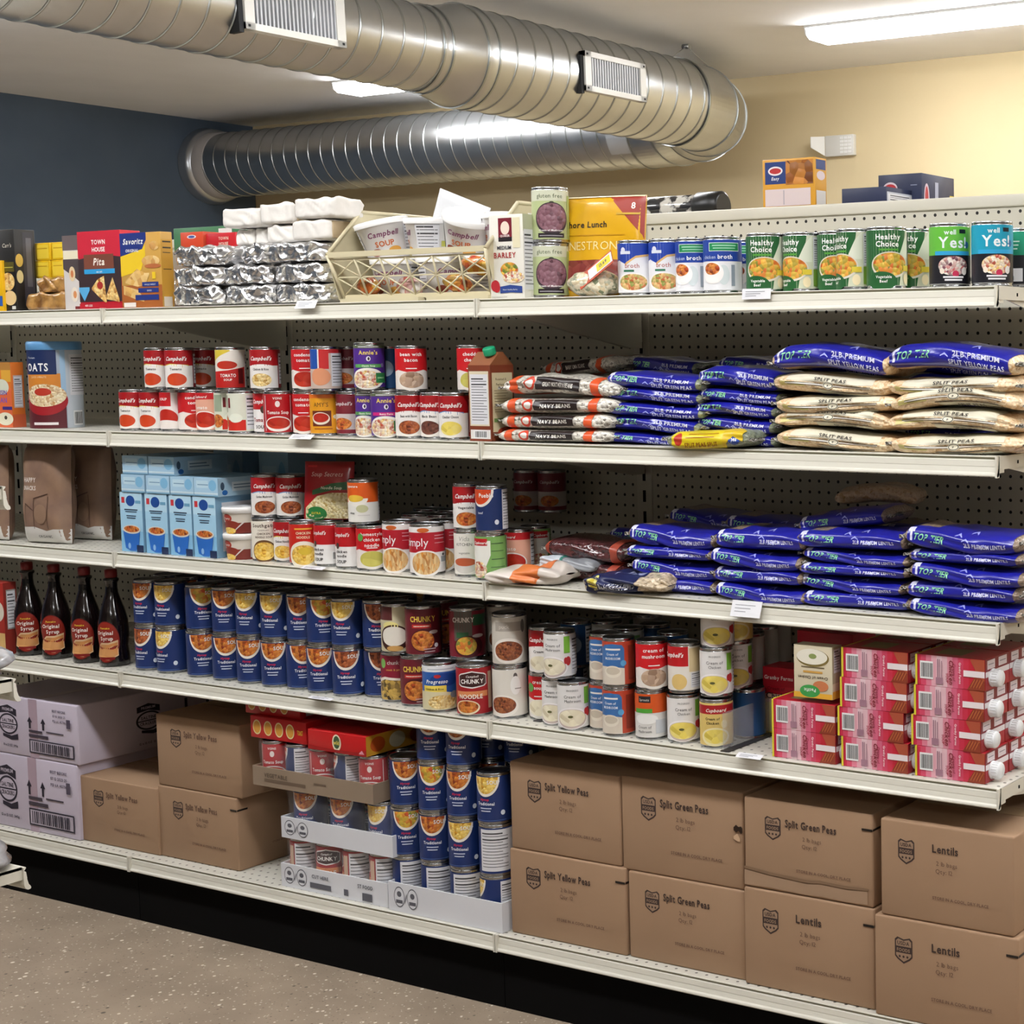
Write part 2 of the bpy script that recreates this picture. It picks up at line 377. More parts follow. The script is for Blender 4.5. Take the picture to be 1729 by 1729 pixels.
def register(yc, ang, ln, wd, rad):
    a = math.radians(ang); o = Vector((math.cos(a), 0, math.sin(a))); t = Vector((-math.sin(a), 0, math.cos(a)))
    S = lambda u, v, d: tuple(Vector((DX, yc+u, DZc))+o*(rad+d)+t*v)
    mw = mat('#dcdcd8', .35); dk = mat('#17181c', .7); sl = mat('#c3c6cc', .35)
    def slab(mb, u0, u1, v0, v1, d0, d1, m):
        b = len(mb.V); mb.V += [S(u, v, d) for d in (d0, d1) for u, v in ((u0, v0), (u1, v0), (u1, v1), (u0, v1))]
        for f in ((3, 2, 1, 0), (4, 5, 6, 7), (0, 1, 5, 4), (1, 2, 6, 5), (2, 3, 7, 6), (3, 0, 4, 7)): mb.face(tuple(b+i for i in f), m)
    mb = MB(); fw = .038; D0 = -.02; D1 = .016
    for q in ((-ln/2, ln/2, wd/2-fw*.6, wd/2), (-ln/2, ln/2, -wd/2, -wd/2+fw*.6), (-ln/2, -ln/2+fw, -wd/2, wd/2), (ln/2-fw, ln/2, -wd/2, wd/2)): slab(mb, *q, D0, D1, mw)
    for su in (-1, 1):
        for sv in (-1, 1): slab(mb, su*(ln/2-.014)-.004, su*(ln/2-.014)+.004, sv*(wd/2-.012)-.004, sv*(wd/2-.012)+.004, D1, D1+.002, dk)
    r = kid(duct, mb.obj('register_frame', duct))
    mb = MB(); slab(mb, -ln/2+.01, ln/2-.01, -wd/2+.01, wd/2-.01, -.03, -.012, dk)
    k = int((ln-2*fw)/.016)
    for i in range(k+1):
        u = -ln/2+fw+(ln-2*fw)*i/k; slab(mb, u-.0035, u+.0035, -wd/2+.015, wd/2-.015, -.012, .01, sl)
    kid(r, mb.obj('louver', r))
    mb = MB(); slab(mb, -ln/2-.018, -ln/2, -wd/2-.012, wd/2-.02, -.06, .006, dk); kid(r, mb.obj('rubber_gasket', r))
register(3.06, 1, .40, .165, .2)
register(1.42, 2, .42, .2, .163)
mb = MB(); hx, hy = DX, 3.84
mb.tube([(hx-.02, hy, CEIL-.012), (hx+.02, hy, CEIL-.012)], .012, m_gal); 
mb.tube([(hx, hy, CEIL-.01), (hx+.02, hy-.14, DZc+DR)], .0018, m_gal, 5); mb.tube([(hx, hy, CEIL-.01), (hx+.02, hy+.14, DZc+DR)], .0018, m_gal, 5)
kid(duct, mb.obj('hanger_wire', duct))
mb = MB(); mb.tube([(DX, 1.98, CEIL), (DX, 1.98, DZc+R1)], .004, m_gal, 6); mb.box(DX-.02, DX+.02, 1.96, 2.0, DZc+R1, DZc+R1+.03, mat('#3a3a3a', .5)); kid(duct, mb.obj('hanger_rod', duct))

# wall keypad with open cover
kp = empty('alarm_keypad', (-3.30, WY, 2.48)); tag(kp, 'white alarm keypad with cover hanging open on yellow wall', 'keypad')
mw = mat('#d9d8d2', .4)
mb = MB(); mb.box(-.075, .1, -.03, 0, -.055, .052, mw, .004); kid(kp, mb.obj('housing', kp))
mb = MB()
for i in range(3):
    for j in range(5): mb.box(.02+i*.024, .038+i*.024, -.034, -.03, .03-j*.018, .042-j*.018, mat('#f0f0ee', .4))
kid(kp, mb.obj('button', kp))
mb = MB(); mb.V += [(-.075, -.03, -.05), (-.075, -.03, .05), (-.125, -.085, .045), (-.125, -.085, -.01), (-.079, -.03, -.05), (-.079, -.03, .05), (-.129, -.085, .045), (-.129, -.085, -.01)]
for f in ((0, 1, 2, 3), (7, 6, 5, 4), (0, 4, 5, 1), (1, 5, 6, 2), (2, 6, 7, 3), (3, 7, 4, 0)): mb.face(f, mw)
kid(kp, mb.obj('cover', kp))

# ------------------------------------------------------------------ gondola shelving
SW = 1.2192; BY = .535; PTOP = 1.75
LZ = {'A': 1.504, 'B': 1.204, 'C': .905, 'D': .605, 'E': .137}
LH = .034; TOP = {k: v+LH for k, v in LZ.items()}
m_shelf = mat('#cfcbbd', .38); m_lip = mat('#d8d5c8', .32); m_rib = mat('#8d8a72', .5)
m_deck = holes('perforated_deck', '#cdcabf', '#55524a', .0254, .0032, (0, 1))
m_peg = holes('pegboard_panel', '#c4c0b1', '#141210', .0254, .0036, (0, 2), .55)
m_black = mat('#080707', .9, spec=.1)
WORD = {'A': 'top', 'B': 'second', 'C': 'third', 'D': 'fourth', 'E': 'bottom'}
SEC = {0: 'left', 1: 'middle', 2: 'right', -1: 'far left'}
gap = .0012
def lip(mb, x0, x1, y, z, s=1):
    """price channel: rounded lower bead, recessed ticket strip, top groove; s=-1 for shelves facing the other way"""
    P = [(0, .034), (-.004, .034), (-.0045, .0325), (-.001, .0285), (-.004, .0265), (-.0055, .016), (-.005, .0155), (-.0075, .006), (-.010, .003), (-.011, 0), (-.010, -.002), (-.006, -.0025), (-.002, .001), (0, .006)]
    Q = [(y+s*a, z+b) for a, b in P]
    b0 = len(mb.V); n = len(Q)
    for xx in (x0, x1):
        for p, q in Q: mb.V.append((xx, p, q))
    for i in range(n):
        mb.face((b0+i, b0+(i+1) % n, b0+n+(i+1) % n, b0+n+i), m_rib if i == 2 else m_lip)
    mb.face(tuple(b0+i for i in range(n)), m_lip); mb.face(tuple(b0+n+i for i in range(n)), m_lip)
def shelf(lv, k, x0, x1):
    z = LZ[lv]; zt = z+LH
    r = empty('shelf' if lv != 'E' else 'base_deck', (0, 0, 0)); tag(r, 'cream steel %s shelf, %s section of the run' % (WORD[lv], SEC[k]), 'shelf', 'cream gondola shelves')
    mb = MB(); mb.box(x0+gap, x1-gap, 0, BY-.03, zt-.004, zt, m_deck); mb.box(x0+gap, x1-gap, 0, .018, zt-.03, zt-.004, m_shelf)
    kid(r, mb.obj('deck', r))
    mb = MB(); lip(mb, x0+gap, x1-gap, 0, z); mb.box(x1-gap-.004, x1-gap, -.011, -.001, z-.004, zt+.001, m_lip); mb.box(x0+gap, x0+gap+.004, -.011, -.001, z-.004, zt+.001, m_lip); kid(r, mb.obj('price_channel', r))
    if lv != 'E':
        for xx in (x0+.006, x1-.006):
            mb = MB(); mb.prism([(.03, zt-.006), (.03, zt-.022), (BY-.05, zt-.105), (BY-.01, zt-.105), (BY-.01, zt-.006)], 0, xx-.0015, xx+.0015, m_shelf); kid(r, mb.obj('bracket', r))
        for xx in (x1-.0025,):
            mb = MB(); mb.box(xx, xx+.002, 0, BY-.03, zt-.024, zt, m_shelf); mb.box(xx+.002, xx+.0025, .07, .075, zt-.017, zt-.011, m_black); kid(r, mb.obj('side_flange', r))
    return r
XS = {-1: (-4*SW, -3*SW), 0: (-3*SW, -2*SW), 1: (-2*SW, -SW), 2: (-SW, 0)}
for k, (x0, x1) in XS.items():
    for lv in 'ABCDE': shelf(lv, k, x0, x1)
g = empty('gondola_frame', (0, 0, 0)); tag(g, 'cream steel frame with pegboard back panels and black kick plate', 'shelving frame')
for k, (x0, x1) in XS.items():
    mb = MB(); mb.box(x0+.02, x1-.02, BY, BY+.012, .15, PTOP-.025, m_peg); kid(g, mb.obj('back_panel', g))
    mb = MB(); mb.box(x0, x1, BY-.006, BY+.04, PTOP-.025, PTOP, m_shelf, .003); kid(g, mb.obj('top_rail', g))
    mb = MB(); mb.box(x0+gap, x1-gap, .015, .03, .0, .134, m_black); kid(g, mb.obj('kick_plate', g))
for x in (-4*SW, -3*SW, -2*SW, -SW, 0):
    mb = MB(); mb.box(x-.022, x+.022, BY-.004, BY+.04, .0, PTOP, m_shelf)
    for i in range(int(PTOP/.0508)-3): z = .15+i*.0508; mb.box(x-.004, x+.004, BY-.0052, BY-.004, z, z+.028, m_black)
    kid(g, mb.obj('upright', g))
mb = MB(); mb.box(-4*SW, 0, BY+.04, BY+.42, 1.70, 1.712, m_shelf); mb.box(-4*SW, -.01, BY+.06, BY+.36, 0, .13, m_black); mb.box(-4*SW, 0, BY+.04, BY+.40, .13, .17, m_shelf); kid(g, mb.obj('rear_shelf', g))
# facing gondola across the aisle, only its shelf ends are seen
NY = -1.07; NX = -1.165
g2 = empty('facing_gondola', (0, 0, 0)); tag(g2, 'cream shelf ends of a facing gondola at the left edge', 'shelving unit')
for z in (.137, .601, .898, 1.195):
    mb = MB(); mb.box(NX-1.2, NX-.004, NY-.5, NY, z+LH-.004, z+LH, m_shelf); mb.box(NX-.006, NX-.004, NY-.5, NY-.0, z+.014, z+LH, m_shelf); kid(g2, mb.obj('shelf_deck', g2))
    mb = MB(); lip(mb, NX-1.2, NX, NY, z, -1); kid(g2, mb.obj('price_channel', g2))
mb = MB(); mb.box(NX-1.2, NX, NY-.55, NY-.5, 0, 1.4, m_shelf); mb.box(NX-1.2, NX-.02, NY-.5, NY-.02, 0, .13, m_black); kid(g2, mb.obj('back_panel', g2))
mb = MB()
def blob(mb, c, r, m, seed, amp=.25, nu=24, nv=14, sq=1.0):
    rr = random.Random(seed); ks = [(rr.uniform(2, 7), rr.uniform(2, 7), rr.uniform(2, 7), rr.uniform(0, 6)) for _ in range(6)]
    def f(u, v):
        a = 2*PI*u; t = PI*(v-.5); d = Vector((math.cos(t)*math.sin(a), -math.cos(t)*math.cos(a), math.sin(t)))
        d = Vector([math.copysign(abs(q)**sq, q) for q in d])
        s_ = 1+amp*sum(math.sin(k[0]*d.x+k[1]*d.y+k[2]*d.z+k[3]) for k in ks)/3
        return (c[0]+d.x*r[0]*s_, c[1]+d.y*r[1]*s_, c[2]+d.z*r[2]*s_)
    mb.grid(f, nu, nv, m, True, True)
blob(mb, (NX-.07, NY-.04, .895+LH+.028), (.07, .06, .03), noisy('clear_plastic_bag', '#8f8f92', '#b8b8ba', 20, .2, 0, .4, .006, coat=.5), 3)
o = tag(mb.obj('plastic_bag'), 'crumpled white plastic bag at the left edge on facing shelf', 'bag')
mb = MB(); blob(mb, (NX-.07, NY-.05, .601+LH+.022), (.07, .06, .024), noisy('clear_plastic_bag', '', '', 1), 9)
tag(mb.obj('plastic_bag'), 'crumpled clear plastic bag on lower facing shelf at left edge', 'bag')

# price tickets on the lips
def ticket(lv, px0, px1, drop, tilt, label, nodes_=3):
    z = TOP[lv]; y = -.0075; x0, x1 = X(px0, y, z), X(px1, y, z)
    S = lambda u, v, d: (u, y-math.sin(tilt)*v-d, z+.006-math.cos(tilt)*v)
    mb = MB(); mt = mat('#e6e6ea', .5); h = drop
    b = [S(x0, 0, 0), S(x1, 0, 0), S(x1, h, 0), S(x0, h, 0), S(x0, 0, .001), S(x1, 0, .001), S(x1, h, .001), S(x0, h, .001)]
    mb.V += b
    for f in ((0, 1, 2, 3), (7, 6, 5, 4), (0, 4, 5, 1), (1, 5, 6, 2), (2, 6, 7, 3), (3, 7, 4, 0)): mb.face(f, mt)
    for k in range(nodes_):
        v = h*(.25+.2*k); mb.V += [S(x0+(x1-x0)*.12, v, .0014), S(x0+(x1-x0)*(.8-.15*k), v, .0014), S(x0+(x1-x0)*(.8-.15*k), v+.0012, .0014), S(x0+(x1-x0)*.12, v+.0012, .0014)]; n = len(mb.V)-4
        mb.face((n, n+1, n+2, n+3), mat('#8a8a90'))
    tag(mb.obj('price_ticket'), label, 'price ticket', 'white tickets on the shelf lips')
ticket('A', 503, 537, .020, .5, 'white ticket on top shelf lip below the foil packages')
ticket('A', 1254, 1302, .020, .1, 'white ticket on top shelf lip below the vegetable soup cans')
ticket('B', 495, 532, .016, .9, 'white ticket on second shelf lip below the tomato cans')
ticket('C', 515, 552, .014, 1.2, 'white ticket sticking out of third shelf lip below red noodle cans')
ticket('C', 1238, 1288, .032, .35, 'large white ticket on third shelf lip below blue lentil bags')
ticket('D', 527, 565, .012, 1.3, 'white ticket sticking out of fourth shelf lip below navy cans')
ticket('D', 1248, 1290, .014, 1.1, 'crumpled white ticket on fourth shelf lip left of red cartons')
# ------------------------------------------------------------------ cans
m_tin = mat('#b4b6b8', .22, 1); m_tind = mat('#8f9194', .3, 1)
F = food
SOUPS = dict(tom=F('#c0391b', '#cf4a22', '#b8300f', 30), red=F('#b3241b', '#c23a22', '#9c1c12', 50), stew=F('#b4471f', '#d98a3c', '#7e2d16', 170), noodle=F('#e2b33c', '#f0d277', '#c98f22', 170),
  chick=F('#d9b25a', '#eed9a0', '#b98b3a', 190), beef=F('#8a3f22', '#b9673a', '#5c2414', 170), mush=F('#b79a80', '#c9b09a', '#8e705a', 90), cream=F('#e6ddc0', '#f1ead5', '#cfc2a0', 60), green=F('#b9b24a', '#cdc468', '#a09a3a', 40),
  bean=F('#7a3c28', '#8d4a34', '#5d2a1c', 120), corn=F('#e5cf5a', '#efdf8a', '#cdb53c', 60), veg=F('#c8552a', '#e3b545', '#6c7f34', 130), dark=F('#5a2f2a', '#7a4a3a', '#3c1c18', 150), purp=F('#7d5560', '#8d6570', '#5b3a44', 110), navyb=F('#c9b8a0', '#e0d4c0', '#a08a70', 170),
  salad=F('#b65a58', '#e3dcd0', '#6d2440', 190), pasta=F('#e0b55a', '#e8e0cc', '#b4452c', 190), croc=F('#3c2a24', '#d8b25a', '#1c1210', 120))
BS = {'bold': 1, 'shear': .3}; B = {'bold': 1}
def bowl(soup, u, v, ru, rv, rim='#e9e4dc'): return [('E', rim, u, v-.02, ru*1.12, rv*1.18), ('E', SOUPS[soup], u, v+.01, ru, rv)]
def lines(c, u, v, w, n=2, dv=.06, th=.022): return [('R', c, u-w/2*(1-.15*j), u+w/2*(1-.15*j), v-j*dv, v-j*dv+th) for j in range(n)]
def camp(name, soup, mid=None, top='#a3151c', side='#7d1018', size=.15):
    o = [('R', '#ece8e4', -PI, PI, 0, 1), ('R', top, -PI, PI, .58, 1)]
    if mid: o += [('P', mid, [(-.9, .54, .6), (-.4, .58, .64), (.2, .56, .62), (.9, .5, .6)])]
    o += [('E', '#ece8e4', 0, .5, 1.1, .12), ('T', '#f2efec', "Campbell's", -.02, .72, size, {'bold': 1, 'shear': .35, 'maxw': 1.55}),
          ('T', '#3a3536', name, 0, .46, .085, {'maxw': 1.1, 'bold': 1})] + bowl(soup, 0, .2, .72, .17)
    o += [('R', side, 1.25, 2.2, .0, 1), ('N', 1.35, 2.1, .1, .9), ('Z', '#222222', -2.0, -1.4, .1, .4)]
    return o
def redhome(words, soup, top='#c4161f', txt='#f4f0ee', side='#d8d4d0', badge=True):
    o = [('R', '#e8e0da', -PI, PI, 0, 1), ('P', top, [(-1.6, .42, 1), (-.9, .48, 1), (-.2, .42, 1), (0, .36, 1), (.2, .42, 1), (.9, .48, 1), (1.5, .42, 1)]), ('R', top, 1.5, PI, .5, 1), ('R', top, -PI, -1.6, .5, 1)]
    for j, t in enumerate(words): o.append(('T', txt, t, .05, .82-.14*j, .12, {'bold': 1, 'maxw': 1.5}))
    o += lines(txt, .05, .5, .7, 1)
    o += bowl(soup, .05, .22, .85, .2) + [('N', 1.45, 2.3, .1, .85)]
    return o
def blue(soup, txt='Traditional'):
    return [('R', '#182f66', -PI, PI, 0, 1), ('H', '#efe6da', 0, .985, .86, .43), ('H', SOUPS[soup], 0, .985, .76, .37), ('T', '#f4f2ee', 'SOUP', .5, .83, .12, {'bold': 1, 'maxw': .75}),
            ('T', '#e0304a', 'Hytop', -.05, .47, .07, {'bold': 1, 'shear': .2}), ('T', '#eef0f6', txt, 0, .37, .095, {'bold': 1, 'maxw': 1.1})] + lines('#c9d0e4', 0, .29, .7, 2) + \
           [('E', '#d9e0ea', 1.0, .2, .13, .055), ('R', '#5b77b0', -.8, 1.2, .03, .04), ('N', 1.75, 2.75, .04, .96, 14), ('N', -2.7, -1.75, .04, .96, 14)]
def healthy(back=0):
    o = [('R', '#c9cdb4', -PI, PI, 0, 1), ('P', '#1f5a2c', [(-PI, 0, 1), (.55, 0, 1), (.95, .85, 1), (1.0, .95, 1)]), ('P', '#d7dbc8', [(.55, .5, .55), (.95, .5, .86), (1.3, .5, 1)]),
         ('T', '#f6f6f2', 'Healthy', 0, .83, .14, {'bold': 1, 'maxw': 1.3}), ('T', '#f6f6f2', 'Choice', -.05, .70, .14, {'bold': 1, 'maxw': 1.2}), ('R', '#57a03a', -.5, .5, .63, .66),
         ('E', '#d9d2c4', .1, .37, 1.0, .24), ('E', SOUPS['veg'], .1, .38, .92, .21), ('E', '#1f5a2c', -.35, .08, .75, .17), ('R', '#1f5a2c', -1.2, .4, 0, .08),
         ('T', '#f6f6f2', 'Vegetable', -.25, .13, .07, {'bold': 1, 'maxw': .8}), ('T', '#f6f6f2', 'Beef', -.25, .05, .07, {'bold': 1}),
         ('N', 1.35, 2.15, .38, .97, 12), ('R', '#7aa03c', 1.35, 2.15, .04, .36), ('E', '#e9d9b0', 1.0, .12, .2, .1), ('R', '#d8c23c', .78, 1.25, .26, .36)]
    return o
def yes(c, food_, c2='#e8f0f0'):
    return [('R', '#14141c', -PI, PI, 0, 1), ('R', c, -PI, PI, .5, 1), ('R', '#2f9fd0', -.95, .95, .5, .57), ('T', c2, 'well', -.15, .86, .12, {'bold': 1}), ('T', c2, 'Yes!', 0, .63, .27, {'bold': 1, 'maxw': 1.7}),
            ('E', '#1d5c90', .72, .68, .16, .06), ('R', '#101014', .3, .65, .88, .95), ('E', SOUPS[food_], 0, .31, .75, .17), ('E', '#e6e2dc', .55, .22, .14, .07), ('E', '#c02a50', .1, .17, .16, .06), ('E', '#e6d9c8', -.55, .22, .12, .05)] + lines('#e6e6e8', 0, .1, 1.0, 2, .05, .03) + [('R', '#8a8a90', 1.1, 1.5, .05, .12), ('N', 1.9, 2.8, .05, .95)]
def broth(k):
    if k == 0:
        return [('R', '#e4e4e8', -PI, PI, 0, 1), ('P', '#1f3fa0', [(-1.6, .6, 1), (-.9, .66, 1), (-.4, .58, 1), (.2, .74, 1), (1.2, .78, 1), (2, .8, 1)]), ('P', '#d8b070', [(-.4, .55, .6), (.2, .7, .745), (1.1, .75, .79)]), ('E', '#d8d8e4', -.55, .86, .15, .06),
                ('R', '#d8dce8', -.75, -.1, .78, .84), ('T', '#b05a50', 'broth', .0, .5, .13), ('R', '#2f6f50', -.5, .1, .42, .46), ('E', '#f0ecea', 0, .2, .95, .2), ('E', F('#b4542c', '#e0c080', '#7c8a3c', 160), 0, .21, .82, .165), ('N', 1.5, 2.4, .05, .6), ('R', '#1f3fa0', -PI, -1.6, .7, 1)]
    return [('R', '#e2e2e6', -PI, PI, 0, 1), ('R', '#1e3f98', -PI, PI, .57, 1), ('R', '#e8f0e8', -.65, 1.05, .77, .94), ('R', '#1f8a52', -.62, 1.02, .78, .93), ('R', '#9ad0b0', -.45, .85, .87, .895), ('R', '#9ad0b0', -.4, .8, .82, .84),
            ('T', '#c9d4f0', 'chicken', -.62, .62, .1, {'maxw': .75}), ('T', '#f4f4f8', 'broth', .25, .62, .115, {'bold': 1, 'maxw': .85}), ('E', '#cdd6d8', .15, .3, .3, .2), ('E', '#f2eeec', -.45, .34, .6, .22), ('E', SOUPS['stew'], -.5, .42, .45, .12), ('R', '#8a94a0', .55, .75, .08, .5), ('N', 1.5, 2.4, .05, .5)]
def annie(c2, word='Vegetable Soup'):
    return [('R', '#4f2a8a', -PI, PI, 0, 1), ('R', '#5f6a4c', -PI, PI, .93, 1), ('R', '#d8d4e0', -.7, .7, .955, .975), ('T', '#e8d060', "Annie's", 0, .78, .14, {'bold': 1, 'maxw': 1.4}), ('E', '#e8e4ec', 0, .68, .14, .06), ('E', '#3c3440', .02, .68, .07, .04),
            ('R', c2, -1, 1.0, .47, .55), ('T', '#f4f4ee', word, 0, .49, .055, {'maxw': 1.2, 'bold': 1}), ('E', '#ece8e0', -.1, .2, 1.15, .26), ('E', SOUPS['pasta'], -.15, .19, 1.0, .21), ('R', '#2f8048', .45, 1.25, .1, .34), ('R', '#8ac08a', .55, 1.1, .2, .24), ('E', '#8a76b4', .95, .52, .12, .05), ('R', '#35205c', 1.45, 2.6, 0, .93), ('N', 1.55, 2.3, .1, .85)]
def generic(base, ops): return [('R', base, -PI, PI, 0, 1)]+ops
def white_heart(name, soup):
    return generic('#e3e1df', [('T', '#8a8a88', 'PROGRESS', 0, .86, .055, B), ('T', '#3c3c3c', 'Cream of', 0, .7, .1, {'maxw': 1.1}), ('T', '#3c3c3c', name, 0, .6, .09, {'maxw': 1.2}), ('E', '#f2eeee', -.1, .22, 1.1, .26), ('E', '#c9b8b0', -.1, .21, .98, .23), ('E', SOUPS[soup], -.1, .23, .9, .2), ('E', '#5a5a34', -.15, .26, .16, .03),
              ('R', '#79b43c', .75, 1.15, .55, .95), ('E', '#b82a30', 1.02, .36, .17, .11), ('E', '#b82a30', .85, .37, .12, .08), ('N', 1.25, 2.2, .05, .95, 10)])
KC = .033; HC = .1015; KB = .0375; HB = .1135
